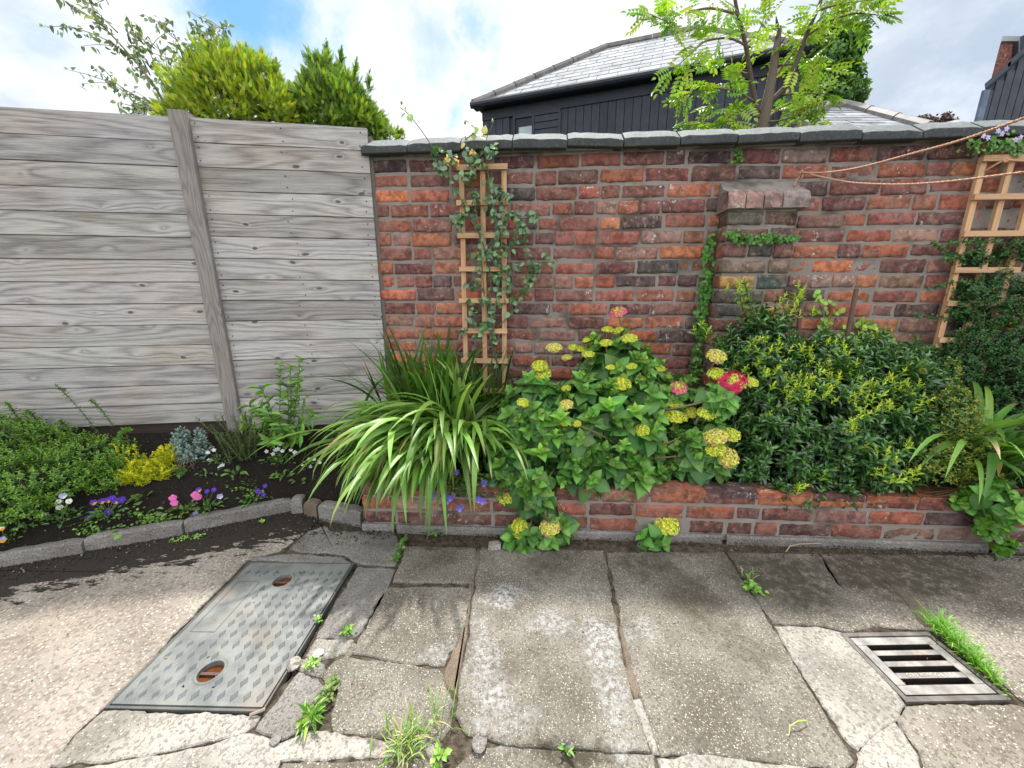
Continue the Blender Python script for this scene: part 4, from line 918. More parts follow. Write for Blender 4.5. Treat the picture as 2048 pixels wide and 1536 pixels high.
# ---------------------------------------------------------------- hydrangea
HE = [ell(1195, 850, 1.83, .40, .24, .25), ell(1235, 740, 1.93, .20, .16, .19), ell(1075, 850, 1.76, .19, .18, .24), ell(1395, 890, 1.74, .15, .16, .16), ell(1340, 790, 1.90, .15, .12, .12),
      ell(1020, 930, 1.66, .10, .10, .12), ell(1200, 940, 1.66, .34, .12, .10), ell(1072, 985, 1.545, .075, .05, .12), ell(1110, 1050, 1.53, .05, .04, .06)]
HR_ = [ell(1425, 800, 1.74, .085, .10, .075)]
HB = [ell(1052, 1082, 1.50, .075, .05, .045), ell(1105, 1072, 1.51, .06, .04, .04)]
HC_ = [ell(1308, 1078, 1.49, .055, .03, .035)]
hyd = empty('hydrangea', (float(RY(1200, 900, 1.8)[0]), 1.85, .26), 'big hydrangea bush with domed yellow green flower heads and one crimson head', 'hydrangea')
young, old = (.16, .33, .05), (.070, .185, .048)
parts = []
P, N_ = surf(HE, 240, .80, 1.04, .15, lump=.2); A = nrm(N_*.75+np.array([0, -.12, .55])+rng.normal(0, .16, (len(P), 3)))
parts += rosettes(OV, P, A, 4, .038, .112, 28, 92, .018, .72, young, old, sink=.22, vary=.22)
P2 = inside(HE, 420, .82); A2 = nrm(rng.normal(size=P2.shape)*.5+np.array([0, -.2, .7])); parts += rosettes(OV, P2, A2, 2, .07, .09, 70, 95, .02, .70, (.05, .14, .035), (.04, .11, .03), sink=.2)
for E, n, L in ((HR_, 12, .085), (HB, 11, .10), (HC_, 3, .105)):
    P, N_ = surf(E, n, .5, .9, .1); A = nrm(N_*.6+np.array([0, -.45, .5])+rng.normal(0, .15, (n, 3))); parts += rosettes(OV, P, A, 3, L*.55, L, 50, 95, .014, .68, (.13, .30, .05), (.09, .23, .045), sink=.25)
# the large bright shoot in the middle
for (x, y, s_) in ((1215, 805, 1.2), (1265, 815, .9), (1165, 755, .9), (1120, 830, .8), (1080, 895, .8), (1245, 880, .7), (1110, 860, .7)):
    p = hit(x, y, HE)[None]+np.array([[0, -.035, .01]]); parts += rosettes(OV, p, nrm(np.array([[0, -.35, 1.]])), 5, .02*s_, .10*s_, 14, 72, .012, .58, (.34, .58, .07), (.13, .32, .05), sink=.1, vary=.05)
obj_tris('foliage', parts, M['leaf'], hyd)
root0 = np.array([1.0, 1.0, 1.0])
hb = np.array([float(RY(1200, 900, 1.85)[0]), 1.88, .25])
segs = [(hb+rng.normal(0, .05, 3)*[1, .6, 0], q) for q in surf(HE, 46, .6, .85, .5)[0]]
segs += [(hit(1075, 950, HE), HB[0][0]), (hit(1100, 950, HE), HB[1][0]), (RY(1252, 965, 1.60), RY(1262, 1010, 1.545)), (RY(1262, 1010, 1.545), RY(1290, 1075, 1.50)), (hit(1390, 850, HE), HR_[0][0]), (hit(1330, 820, HE), HR_[0][0])]
stemtubes('stem', segs, .0055, .003, (.16, .12, .06), hyd, bow=.08)
# flower heads
def florethead(rad, n, cols, rimcol=None, sterile=0, dome=.55, fert=(.09, .12)):
    """dome of small buds; optional ring or cluster of open florets"""
    th = np.arccos(1-rng.random(n)*.92); ph = rng.random(n)*2*math.pi
    lump = 1+.10*np.sin(ph*5+1)*np.sin(th*3)
    P = np.stack([rad*np.sin(th)*np.cos(ph)*lump, rad*np.sin(th)*np.sin(ph)*lump, rad*dome*np.cos(th)+rng.normal(0, rad*.04, n)], 1)
    out = [scatter(OCT, P, nrm(rng.normal(size=(n, 3))), nrm(P+[0, 0, rad]), rng.uniform(*fert, n)*rad*2.0, rng.uniform(*fert, n)*rad*2.0, mixcol(cols, n, v=.18))]
    m = n//2; th2 = np.arccos(1-rng.random(m)*.9); ph2 = rng.random(m)*2*math.pi    # four-petalled tiny florets
    Q = np.stack([rad*np.sin(th2)*np.cos(ph2), rad*np.sin(th2)*np.sin(ph2), rad*dome*np.cos(th2)+rad*.03], 1); Nq = nrm(Q/np.array([1, 1, dome*dome])+rng.normal(0, rad*.3, (m, 3)))
    Xq, Yq = perp(Nq); cq = mixcol(cols, m, v=.15)
    for k in range(4):
        a = k*math.pi/2; D = Xq*math.cos(a)+Yq*math.sin(a); out.append(scatter(SM, Q, D+Nq*.35, Nq, rad*.13, rad*.13, cq))
    if sterile:
        ph3 = np.linspace(0, 2*math.pi, sterile, endpoint=False)+rng.normal(0, .2, sterile)
        rr = rad*rng.uniform(.55, 1.1, sterile); Q = np.stack([rr*np.cos(ph3), rr*np.sin(ph3), rad*dome*np.sqrt(np.clip(1-(rr/rad/1.15)**2, 0, 1))], 1); Nq = nrm(Q/np.array([1, 1, .6])+np.array([0, 0, rad*.3])); Xq, Yq = perp(Nq)
        for k in range(4):
            a = k*math.pi/2; D = Xq*math.cos(a)+Yq*math.sin(a); out.append(scatter(RND, Q, D+Nq*.1, Nq, rad*(.42 if sterile > 6 else .2), rad*(.40 if sterile > 6 else .2), jcol(rimcol, sterile, .15)))
    m_ = 7; k_ = 14; cv_ = []; cf_ = []
    for i in range(m_):
        for j in range(k_): t_ = .5*math.pi*i/(m_-1)*1.02; q_ = 2*math.pi*j/k_; cv_.append((rad*.88*math.sin(t_)*math.cos(q_), rad*.88*math.sin(t_)*math.sin(q_), rad*(dome*.86*math.cos(t_))))
    for i in range(m_-1):
        for j in range(k_): a_ = i*k_+j; b_ = i*k_+(j+1) % k_; cf_ += [(a_, a_+k_, b_+k_), (a_, b_+k_, b_)]
    out.append((np.array(cv_), np.array(cf_), np.tile(np.array(cols[0])*.75, (len(cv_), 1))))
    # spokes
    b = MB(); 
    for q in P[::9]: b.tube([(0, 0, -rad*.55), q*.8], [rad*.06, rad*.03], n=3, col=(.30, .34, .10))
    V = np.array(b.v); F = []
    for f in b.f:
        for k in range(1, len(f)-1): F.append((f[0], f[k], f[k+1]))
    out.append((V, np.array(F), np.full((len(V), 3), (.28, .30, .08))))
    V, F, Cc = merge(out); me = tri_obj('head_proto', V, F, Cc, M['petal'], smooth=False); d = me.data; bpy.data.objects.remove(me); return d
YG = [(.80, .80, .07), (.66, .74, .07), (.88, .84, .16), (.52, .64, .06)]
YP = [(.84, .78, .16), (.72, .74, .10), (.84, .80, .18), (.80, .50, .30)]
heads = [florethead(1, 190, YG, dome=.42), florethead(1, 210, YG, dome=.5), florethead(1, 200, YG+[(.7, .66, .2)], dome=.38), florethead(1, 190, YP, (.66, .30, .26), 3, .5), florethead(1, 110, YP, (.62, .045, .12), 26, .45), florethead(1, 60, [(.35, .52, .07), (.5, .6, .1)], dome=.7), florethead(1, 170, YP, (.78, .10, .24), 7, .5)]
HL = [(800, 75, 100, 6), (740, 175, 80, 0), (800, 180, 75, 1), (865, 225, 95, 2), (630, 237, 70, 0), (730, 252, 75, 1), (430, 280, 100, 3), (540, 278, 70, 1), (592, 288, 75, 0), (630, 318, 85, 2), (505, 337, 75, 3), (945, 333, 55, 0), (347, 386, 115, 1), (358, 430, 125, 2), (755, 392, 55, 0), (878, 387, 70, 1), (1035, 400, 80, 2), (1092, 447, 45, 5), (835, 443, 50, 5), (940, 457, 50, 5), (500, 513, 60, 0), (685, 500, 50, 5), (815, 488, 125, 1),
      (1370, 330, 110, 3), (1370, 430, 90, 0), (1570, 480, 80, 2), (1150, 512, 100, 6), (1466, 476, 138, 4), (250, 598, 85, 0), (498, 612, 95, 3), (488, 710, 80, 1), (560, 718, 55, 0), (1115, 603, 70, 0), (1130, 683, 125, 1), (1225, 655, 80, 2), (1315, 660, 100, 0), (940, 757, 95, 1), (1015, 762, 40, 5), (125, 762, 40, 5), (1365, 800, 125, 3), (1445, 785, 110, 2), (1365, 870, 115, 1), (1430, 915, 125, 3), (153, 1130, 125, 2), (228, 1325, 110, 1), (405, 1320, 125, 3), (1083, 1303, 135, 2), (355, 645, 45, 5), (205, 700, 35, 5), (895, 880, 40, 5)]
allE = HE+HR_+HB+HC_; sb = MB(); sb.tube([(0, 0, .1), (.02, .03, -.9), (0, .12, -1.8), (.1, .4, -3.0)], [.10, .10, .12, .12], n=6, col=(.30, .22, .08)); so_ = sb.build('stalk_proto', M['twig'], smooth=True); stalk_me = so_.data; bpy.data.objects.remove(so_)
for (zx, zy, wd, kind) in HL:
    px, py = 960+zx/2.9, 600+zy/2.9
    p = hit(px, py, allE); d = nrm(CAMV-p); p = p+d*.012
    z_ = float(np.linalg.norm(p-CAMV)); rad = wd/2.9/2/FPX*z_*.86
    o = bpy.data.objects.new('flower_head', heads[kind]); COL.objects.link(o); o.parent = hyd; o.location = tuple(p-np.array(hyd.location))
    o.scale = (rad*rng.uniform(.92, 1.08), rad*rng.uniform(.92, 1.08), rad)
    tilt = 1.3 if kind == 4 else (.45 if zy < 900 else .95)
    q = Vector(nrm(np.array([0, 0, 1.])+d*[.5, tilt, .3]+rng.normal(0, .14, 3))).to_track_quat('Z', 'Y'); o.rotation_mode = 'QUATERNION'; o.rotation_quaternion = q
    if kind == 4: o['label'] = 'crimson hydrangea head'
    st = bpy.data.objects.new('flower_stalk', stalk_me); COL.objects.link(st); st.parent = o
# ---------------------------------------------------------------- glossy evergreen bush with lime shoots
LE = [ell(1640, 850, 1.80, .40, .24, .30), ell(1520, 695, 1.92, .18, .15, .17), ell(1740, 770, 1.86, .28, .20, .22), ell(1560, 900, 1.68, .24, .14, .20), ell(1740, 920, 1.62, .26, .14, .12), ell(1800, 830, 1.74, .18, .14, .16), ell(1520, 790, 1.84, .19, .16, .20), ell(1655, 755, 1.88, .26, .18, .20), ell(1800, 770, 1.82, .17, .15, .15),
      ell(1600, 985, 1.555, .13, .05, .055), ell(1700, 985, 1.56, .12, .05, .05)]
bush = empty('evergreen_bush', (1.33, 1.85, .26), 'rounded glossy dark evergreen bush with lime yellow shoot tips in front of the pier', 'bush')
dk1, dk2 = (.095, .22, .045), (.032, .092, .024)
P, N_ = surf(LE, 720, .74, 1.10, .12, lump=.3); n = len(P); A = nrm(N_*.7+np.array([-.05, -.18, .55])+rng.normal(0, .28, (n, 3)))
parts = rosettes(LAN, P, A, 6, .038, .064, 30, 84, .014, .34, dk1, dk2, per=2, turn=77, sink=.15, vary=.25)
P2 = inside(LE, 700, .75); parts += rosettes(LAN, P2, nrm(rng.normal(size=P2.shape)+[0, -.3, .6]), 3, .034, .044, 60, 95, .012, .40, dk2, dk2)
tw = [RY(1500, 600, 1.88), RY(1515, 640, 1.88), RY(1480, 590, 1.88), RY(1490, 565, 1.90), RY(1560, 640, 1.86), RY(1420, 665, 1.94), RY(1440, 675, 1.93), RY(1600, 600, 1.90)]
tw_base = [RY(1530, 700, 1.9)]*8
tp = np.concatenate([np.linspace(b_, a_, 9)[2:] for a_, b_ in zip(tw, tw_base)]); parts += rosettes(LAN, tp, nrm(np.repeat([a_-b_ for a_, b_ in zip(tw, tw_base)], 7, 0)+rng.normal(0, .02, (56, 3))), 3, .024, .036, 35, 75, .008, .40, (.20, .34, .05), dk1)
sp_ = [(1590, 590), (1560, 600), (1588, 612), (1610, 580), (1470, 570), (1480, 590), (1452, 735), (1490, 735), (1515, 720), (1545, 745), (1560, 730), (1580, 755), (1600, 690), (1610, 700), (1625, 720), (1655, 690), (1660, 720), (1690, 720), (1682, 700), (1655, 755), (1640, 750), (1670, 745), (1590, 765), (1575, 790), (1640, 780), (1630, 790), (1720, 785), (1725, 770), (1790, 770), (1800, 775), (1815, 770), (1760, 760), (1700, 800), (1735, 810), (1770, 815), (1710, 830), (1690, 850), (1740, 790), (1560, 770), (1620, 765), (1845, 800), (1770, 900), (1800, 880), (1760, 935), (1745, 895), (1640, 950), (1600, 975), (1540, 820), (1800, 945), (1400, 655), (1555, 690), (1500, 690), (1690, 690), (1830, 940), (1820, 740)]
Q = []; 
for (x, y) in sp_:
    for k in range(4): Q.append(hit(x+rng.normal(0, 13), y+rng.normal(0, 9), LE)+np.array([0, -.022, .012]))
Q = np.array(Q); Q[:8] = np.array([RY(x, y, 1.89) for x, y in ((1590, 590), (1560, 598), (1575, 605), (1608, 578), (1572, 588), (1585, 620), (1478, 575), (1485, 560))])
parts += rosettes(LAN, Q, nrm(rng.normal(0, .3, Q.shape)+[.1, -.15, .9]), 5, .014, .032, 14, 52, .010, .24, (.76, .86, .07), (.36, .56, .06), turn=77, vary=.12)
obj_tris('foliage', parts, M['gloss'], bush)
stemtubes('stem', [(np.array([1.33, 1.87, .25])+rng.normal(0, .1, 3)*[1, .4, 0], q) for q in surf(LE, 40, .5, .8, .6)[0]]+[(b_, a_) for a_, b_ in zip(tw, tw_base)], .004, .002, (.07, .06, .035), bush)
# ---------------------------------------------------------------- other planter plants
def bushy(name, label, cat, E, n, tpl, L, ratio, cols, mat='leaf', pairs=3, fill=.6, base=None, stems=14, group=None, el=(30, 85), up=.5, sp=.01, lump=.15, stemcol=(.10, .07, .04), hi=1.05):
    c = base if base is not None else np.array([E[0][0][0], E[0][0][1], max(E[0][0][2]-E[0][1][2], .0)])
    root = empty(name, c, label, cat, group)
    P, N_ = surf(E, n, .75, hi, .3, lump=lump); A = nrm(N_*.7+np.array([0, -.1, up])+rng.normal(0, .3, (len(P), 3)))
    parts = rosettes(tpl, P, A, pairs, L*.6, L, el[0], el[1], sp, ratio, cols[0], cols[1], turn=80)
    if fill: P2 = inside(E, int(n*fill), .85); parts += rosettes(tpl, P2, nrm(rng.normal(size=P2.shape)+[0, 0, .5]), 2, L*.8, L, 55, 95, .01, ratio, cols[1], cols[1])
    obj_tris('foliage', parts, M[mat], root)
    if stems: stemtubes('stem', [(np.array(c)+rng.normal(0, .02, 3)*[1, 1, 0], q) for q in surf(E, stems, .5, .95, .7)[0]], .0028, .0012, stemcol, root)
    return root
bushy('small_leaved_shrub', 'loose small-leaved shrub with yellow and reddish leaves right of the glossy bush', 'shrub', [ell(1900, 830, 1.62, .09, .09, .13), ell(1880, 930, 1.52, .12, .08, .09), ell(1940, 880, 1.58, .10, .08, .10), ell(1960, 960, 1.50, .10, .06, .06), ell(1900, 745, 1.75, .04, .04, .07)], 420, LAN, .020, .5, [(.36, .36, .05), (.10, .17, .035)], base=(1.86, 1.62, .24))
r_ = bushy('loosestrife', 'trailing bright green plant with round leaves hanging over the planter at the right', 'plant', [ell(1950, 1000, 1.45, .09, .03, .04), ell(1985, 1050, 1.42, .06, .02, .055), ell(2010, 1092, 1.41, .035, .015, .03)], 85, RND, .036, .9, [(.16, .34, .03), (.085, .22, .025)], base=(1.83, 1.50, .24), el=(50, 95), pairs=2)
bushy('climbing_hydrangea', 'broad heart shaped leaves hanging over the planter at the right edge of the frame', 'plant', [ell(2000, 985, 1.40, .08, .03, .04), ell(2060, 1020, 1.36, .09, .04, .06)], 13, OV, .085, .72, [(.17, .36, .06), (.08, .22, .04)], base=(1.98, 1.52, .24), el=(55, 95), pairs=2, fill=.3)
# dark climber over the right trellis
CE = [ell(1990, 600, 2.00, .20, .07, .14), ell(1950, 520, 2.03, .09, .05, .05), ell(2040, 500, 2.00, .10, .05, .06), ell(1985, 700, 1.98, .24, .10, .15), ell(1900, 740, 2.0, .18, .08, .09), ell(2050, 790, 1.92, .2, .12, .16), ell(1840, 710, 2.03, .13, .06, .05), ell(1760, 740, 2.05, .12, .05, .05), ell(1940, 830, 1.95, .2, .1, .14)]
bushy('cotoneaster', 'dark small-leaved climber spreading over the right trellis', 'climber', CE, 2300, OV, .018, .6, [(.065, .17, .04), (.025, .078, .022)], mat='leaf', base=(2.5, 2.06, .27), pairs=4, lump=.3, hi=1.2, stems=40)
tw = []
for (x0, y0, x1, y1) in ((1930, 520, 1865, 490), (1960, 560, 1850, 575), (2000, 480, 1900, 485), (1930, 640, 1830, 630), (1960, 590, 2048, 640), (1900, 700, 1780, 690), (1960, 500, 1890, 520)):
    a_, c_ = W(x0, y0, .06), W(x1, y1, .07); tw.append(np.linspace(a_, c_, 14)+rng.normal(0, .006, (14, 3)))
cr = empty('cotoneaster', tuple(W(1900, 520, .04)), 'thin leafy shoots of the dark climber reaching left over the bricks', 'climber')
tp = np.concatenate(tw); obj_tris('foliage', rosettes(OV, tp, nrm(rng.normal(0, .3, tp.shape)+[-.6, -.3, .3]), 2, .014, .020, 45, 85, .006, .6, (.09, .22, .05), (.045, .12, .035)), M['leaf'], cr)
b = MB(); [b.tube(t_, .0015, n=4, col=(.08, .05, .03)) for t_ in tw]; b.build('stem', M['twig'], cr)
# ivy up the left edge of the pier and across its face
def vine(name, label, cat, path, n, L, wdt, tpl=RND, cols=((.10, .26, .04), (.05, .15, .03)), nrml=(0, -1, .15), flowers=None, mat='leaf', group=None, pend=0.0):
    path = np.array(path); root = empty(name, path[0], label, cat, group)
    seg = np.linalg.norm(np.diff(path, axis=0), axis=1); cs = np.concatenate([[0], np.cumsum(seg)]); t = rng.random(n)*cs[-1]
    P = np.stack([np.interp(t, cs, path[:, i]) for i in range(3)], 1)+rng.normal(0, 1, (n, 3))*np.array([wdt, wdt*.2, wdt])
    A = nrm(np.array(nrml)+rng.normal(0, .35, (n, 3))); parts = rosettes(tpl, P, A, 1, L, L, 75, 75, 0, .85, cols[0], cols[1], per=1)
    D = nrm(rng.normal(0, .5, (n, 3))+np.array([0, -.3, -.8])); parts.append(scatter(tpl, P, D, A, L*rng.uniform(.6, 1.1, n), L*rng.uniform(.5, .9, n), mixcol(cols, n)))
    obj_tris('foliage', parts, M[mat], root)
    b = MB(); b.tube(path, .0022, n=5, col=(.10, .07, .04)); b.build('stem', M['twig'], root)
    if flowers:
        for (x, y) in flowers[0]:
            p = W(x, y, .09); V, F, Cc = merge([scatter(RND, np.tile(p, (5, 1)), nrm(np.array([[math.cos(a_), -.35, math.sin(a_)] for a_ in np.arange(5)*1.2566+rng.random()])), np.tile([0, -1., .2], (5, 1)), .013, .009, jcol(flowers[1], 5, .08))])
            tri_obj('flower', V, F, Cc, M['petal'], root)
    return root
vine('ivy', 'strip of ivy climbing the inner corner at the left side of the pier', 'ivy', [wp(PS0-.035, z_, of-.02) for z_, of in ((.45, .06), (.75, .06), (1.0, .055), (1.2, .05), (1.36, .05))], 230, .024, .016)
vine('ivy', 'band of small ivy leaves crossing the face of the pier', 'ivy', [wp(PS0+.0, 1.375, POFF+.012), wp(PS0+.1, 1.355, POFF+.012), wp(PS0+.2, 1.36, POFF+.012), wp(PS1, 1.36, POFF+.012)], 120, .020, .010)
vine('ivy', 'tiny tuft of leaves under a coping joint above the pier', 'ivy', [W(1475, 300, .01), W(1478, 325, .01)], 26, .014, .010)
vine('ivy', 'pale ivy leaves on the bricks between the two rusty rods', 'ivy', [W(1640, 700, .05), W(1650, 650, .04), W(1640, 610, .03)], 40, .030, .03, cols=((.26, .42, .05), (.16, .30, .05)))
vine('ivy', 'yellowish ivy leaves low on the wall around the right rusty rod', 'ivy', [W(1660, 690, .06), W(1700, 680, .06), W(1735, 650, .04), W(1790, 700, .05)], 80, .030, .035, cols=((.30, .45, .05), (.10, .22, .04)))
vine('bellflower', 'trailing bellflower with white and lilac blooms over the coping at the right', 'bellflower', [W(1935, 300, .03), W(1970, 285, .07), W(2010, 290, .06), W(2060, 290, .06)], 120, .020, .018, cols=((.13, .28, .06), (.08, .18, .05)), flowers=([(1995, 262), (2003, 268), (2012, 258), (1966, 272), (1975, 276), (2040, 275), (2030, 280)], (.52, .42, .72)))
# ---------------------------------------------------------------- climbing rose on the left trellis
rose = empty('climbing_rose', wp(.0, .27, .05), 'climbing rose with glossy leaves winding up the left trellis above the coping', 'rose')
canes = [[(1005, 790), (990, 700), (975, 640), (985, 560), (965, 480), (940, 430), (905, 370), (880, 320), (850, 270), (815, 225), (800, 215)], [(1000, 780), (975, 640), (965, 560), (960, 470), (945, 380), (935, 300), (930, 270)], [(995, 760), (985, 640), (1000, 560), (1005, 480), (985, 420), (975, 340), (970, 280), (985, 250)],
         [(990, 660), (1040, 610), (1055, 545), (1050, 480), (1035, 430)], [(1055, 545), (1075, 540)], [(985, 630), (1010, 600), (1060, 580), (1070, 520)], [(930, 280), (955, 260), (930, 240)], [(940, 330), (985, 290)]]
b = MB(); pts_all = []
for ci, cn_ in enumerate(canes):
    pts = []
    for (x, y) in cn_:
        of = .075 if y > 315 else .06
        p = W(x, y, of+.015*math.sin(y*.03+ci)); pts.append(p)
    pts = np.array(pts); tt = np.linspace(0, 1, len(pts)); t2_ = np.linspace(0, 1, len(pts)*5); sm = np.stack([np.interp(t2_, tt, pts[:, i]) for i in range(3)], 1)
    for _ in range(4): sm[1:-1] = (sm[:-2]+sm[1:-1]*2+sm[2:])/4
    b.tube(sm, list(np.linspace(.0048 if ci < 3 else .003, .0016, len(sm))), n=6, col=(.13, .15, .06) if ci != 0 else (.10, .09, .05)); pts_all.append(sm)
b.build('cane', M['twig'], rose, smooth=True)
parts = []; LP = [p for sm in pts_all for p in sm[4:] for _ in range(1)]
clus = [(930, 440), (915, 440), (1000, 420), (1020, 430), (1045, 470), (1000, 470), (960, 500), (990, 520), (1040, 430), (1010, 390), (985, 380), (955, 395), (1065, 430), (1030, 480), (1100, 522), (950, 570), (975, 600), (1020, 575), (1020, 540), (1065, 560), (950, 640), (965, 655), (940, 620), (990, 500), (1000, 555), (935, 660), (905, 310), (870, 300), (885, 340), (925, 350), (945, 340), (960, 320), (990, 300), (1065, 540), (980, 400), (1000, 450)]
LP = np.array(LP+[W(x+rng.normal(0, 7), y+rng.normal(0, 7), .09+rng.normal(0, .012)) for x, y in clus for _ in range(7)]); LP += rng.normal(0, .008, LP.shape)
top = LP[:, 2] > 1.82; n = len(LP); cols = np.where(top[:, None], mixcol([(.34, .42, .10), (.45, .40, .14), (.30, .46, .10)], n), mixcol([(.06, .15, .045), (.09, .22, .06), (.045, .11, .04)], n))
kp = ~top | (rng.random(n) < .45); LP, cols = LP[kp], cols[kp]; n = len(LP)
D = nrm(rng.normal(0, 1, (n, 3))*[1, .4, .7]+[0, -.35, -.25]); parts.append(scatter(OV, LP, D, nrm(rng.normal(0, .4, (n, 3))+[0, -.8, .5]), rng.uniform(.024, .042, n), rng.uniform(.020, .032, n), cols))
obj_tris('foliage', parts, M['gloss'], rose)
for (x, y) in ((985, 242), (972, 262), (930, 245), (803, 205)):
    p = W(x, y, .06); V, F, Cc = scatter(OCT, p[None], np.array([[0, 0, 1.]]), np.array([[0, -1., 0]]), .026, .013, jcol((.30, .34, .16), 1)); tri_obj('bud', V, F, Cc, M['leaf'], rose)
for (x, y) in ((900, 318), (915, 325), (893, 322), (945, 300)):
    p = W(x, y, .10); k = 6; V, F, Cc = scatter(OV, np.tile(p, (k, 1)), nrm(rng.normal(0, .7, (k, 3))+[0, -.2, -.6]), nrm(rng.normal(0, .6, (k, 3))+[0, -1, 0]), .03, .016, mixcol([(.75, .52, .14), (.70, .62, .30), (.45, .25, .10)], k)); tri_obj('faded_bloom', V, F, Cc, M['petal'], rose)
# ---------------------------------------------------------------- rods, rope line
for (x0, y0, x1, y1, lab, c_) in ((1606, 566, 1594, 690, 'dark iron rod standing upright beside the pier', (.45, .45, .5)), (1713, 578, 1688, 705, 'rusty brown iron rod leaning in front of the wall, right of the dark one', (1, .9, .9))):
    b = MB(); p, q = W(x0, y0, .10), W(x1, y1, .16); q2 = p+(q-p)*1.9; b.tube([p+(0, 0, .0), (p+q)/2, q, q2], [.0105, .011, .011, .012], n=10, col=c_); tag(b.build('iron_rod', M['rust'], loc=q2, smooth=True), lab, 'rod')
def ropeb(b, pts, r=.0042):
    pts = np.array(pts); tt = np.linspace(0, 1, len(pts)); K = 140; t2_ = np.linspace(0, 1, K); sm = np.stack([np.interp(t2_, tt, pts[:, i]) for i in range(3)], 1)
    for _ in range(60): sm[1:-1] = (sm[:-2]+sm[1:-1]*2+sm[2:])/4
    vs = []; n = 8
    for i in range(K):
        t = nrm(sm[min(i+1, K-1)]-sm[max(i-1, 0)]); a_ = nrm(np.cross(t, [0, 0, 1.])); c_ = np.cross(t, a_)
        for j in range(n):
            th = 2*math.pi*j/n+i*1.1; rr = r*(1+.22*math.cos(2*math.pi*j/n*3)); vs.append(sm[i]+rr*(a_*math.cos(th)+c_*math.sin(th)))
    b.add(vs, [(i*n+j, i*n+(j+1) % n, (i+1)*n+(j+1) % n, (i+1)*n+j) for i in range(K-1) for j in range(n)], col=(1, 1, 1))
A0 = W(1605, 345, .055); rope = empty('rope_line', A0, 'orange rope washing line knotted to a hook above the pier, two strands running right', 'rope')
def rp(x, y, Y): return RY(x, y, Y)
b = MB(); ya = float(A0[1])
ropeb(b, [A0, rp(1650, 346, ya-.10), rp(1720, 336, ya-.28), rp(1820, 308, ya-.48), rp(1920, 282, ya-.64), rp(2048, 236, ya-.83), rp(2250, 160, ya-1.0), rp(2700, -40, ya-1.25)])
b.build('strand', M['rope'], rope, smooth=True); b = MB()
ropeb(b, [A0, rp(1640, 353, ya-.05), rp(1700, 366, ya-.16), rp(1800, 370, ya-.34), rp(1900, 363, ya-.50), rp(2048, 344, ya-.70), rp(2300, 310, ya-.95), rp(2700, 250, ya-1.2)], .0038)
b.build('strand', M['rope'], rope, smooth=True); b = MB()
kn = [A0+rng.normal(0, .006, 3) for _ in range(16)]; ropeb(b, kn, .004); ropeb(b, [A0, W(1600, 352, .04), W(1592, 362, .04), W(1588, 372, .05)], .0035); ropeb(b, [A0+[.0, 0, .004], W(1612, 337, .07), W(1622, 335, .07)], .003); b.build('knot', M['rope'], rope, smooth=True)
b = MB(); b.tube([W(1606, 345, -.01), W(1606, 345, .05), W(1606, 338, .055)], .003, n=6, col=(.7, .6, .6)); b.build('hook', M['rust'], rope)
A1 = W(2012, 320, .075); r2 = empty('rope', A1, 'short end of orange rope tied round the top of the right trellis', 'rope')
b = MB(); ropeb(b, [W(1970, 343, .06), W(1978, 337, .065), W(1998, 325, .075), A1], .0038); ropeb(b, [A1+rng.normal(0, .007, 3) for _ in range(14)], .004); ropeb(b, [A1, rp(2048, 322, float(A1[1])-.06), rp(2200, 322, float(A1[1])-.3), rp(2600, 320, float(A1[1])-.8)], .0038); b.build('strand', M['rope'], r2, smooth=True)
# ---------------------------------------------------------------- left flower bed
def onbed(px, py):
    """where the pixel's ray meets the soil of the bed or planter"""
    d = ray(px, py); 
    for t in np.linspace(.8, 3.5, 700):
        p = C0+d*t
        if p[1] > float(frontY(p[0])) and p[2] <= float(soilz(p[0], p[1])): return p
    return C0+d*2
BE = [ell(60, 960, 1.62, .22, .16, .12), ell(170, 920, 1.80, .20, .14, .11), ell(-60, 900, 1.75, .3, .2, .16), ell(40, 880, 1.86, .22, .12, .10), ell(-20, 1010, 1.48, .22, .10, .09), ell(215, 960, 1.75, .12, .10, .07)]
hedge = bushy('box_honeysuckle', 'low sprawling small-leaved green shrub at the left end of the bed', 'shrub', BE, 2300, OV, .016, .5, [(.22, .38, .035), (.06, .145, .022)], base=(-2.2, 1.75, .15), pairs=4, lump=.45, hi=1.2, stems=60, mat='leaf')
tw = []
for (x0, y0, x1, y1, Y) in ((200, 870, 112, 770, 1.93), (225, 850, 180, 800, 1.93), (50, 860, 12, 805, 1.9), (90, 860, 50, 820, 1.88), (150, 880, 118, 840, 1.85), (30, 900, -30, 810, 1.85), (235, 880, 260, 860, 1.85)):
    tw.append(np.linspace(RY(x0, y0, Y), RY(x1, y1, Y-.03), 15)+np.outer(np.sin(np.linspace(0, 3.1, 15)), [0, 0, .02]))
tp = np.concatenate(tw); ax = nrm(np.concatenate([np.gradient(t_, axis=0) for t_ in tw]))
obj_tris('foliage', rosettes(OV, tp, ax, 3, .012, .019, 35, 75, .004, .5, (.22, .38, .05), (.10, .22, .04)), M['leaf'], hedge)
b = MB(); [b.tube(t_, .0016, n=4, col=(.10, .09, .04)) for t_ in tw]; b.build('stem', M['twig'], hedge)
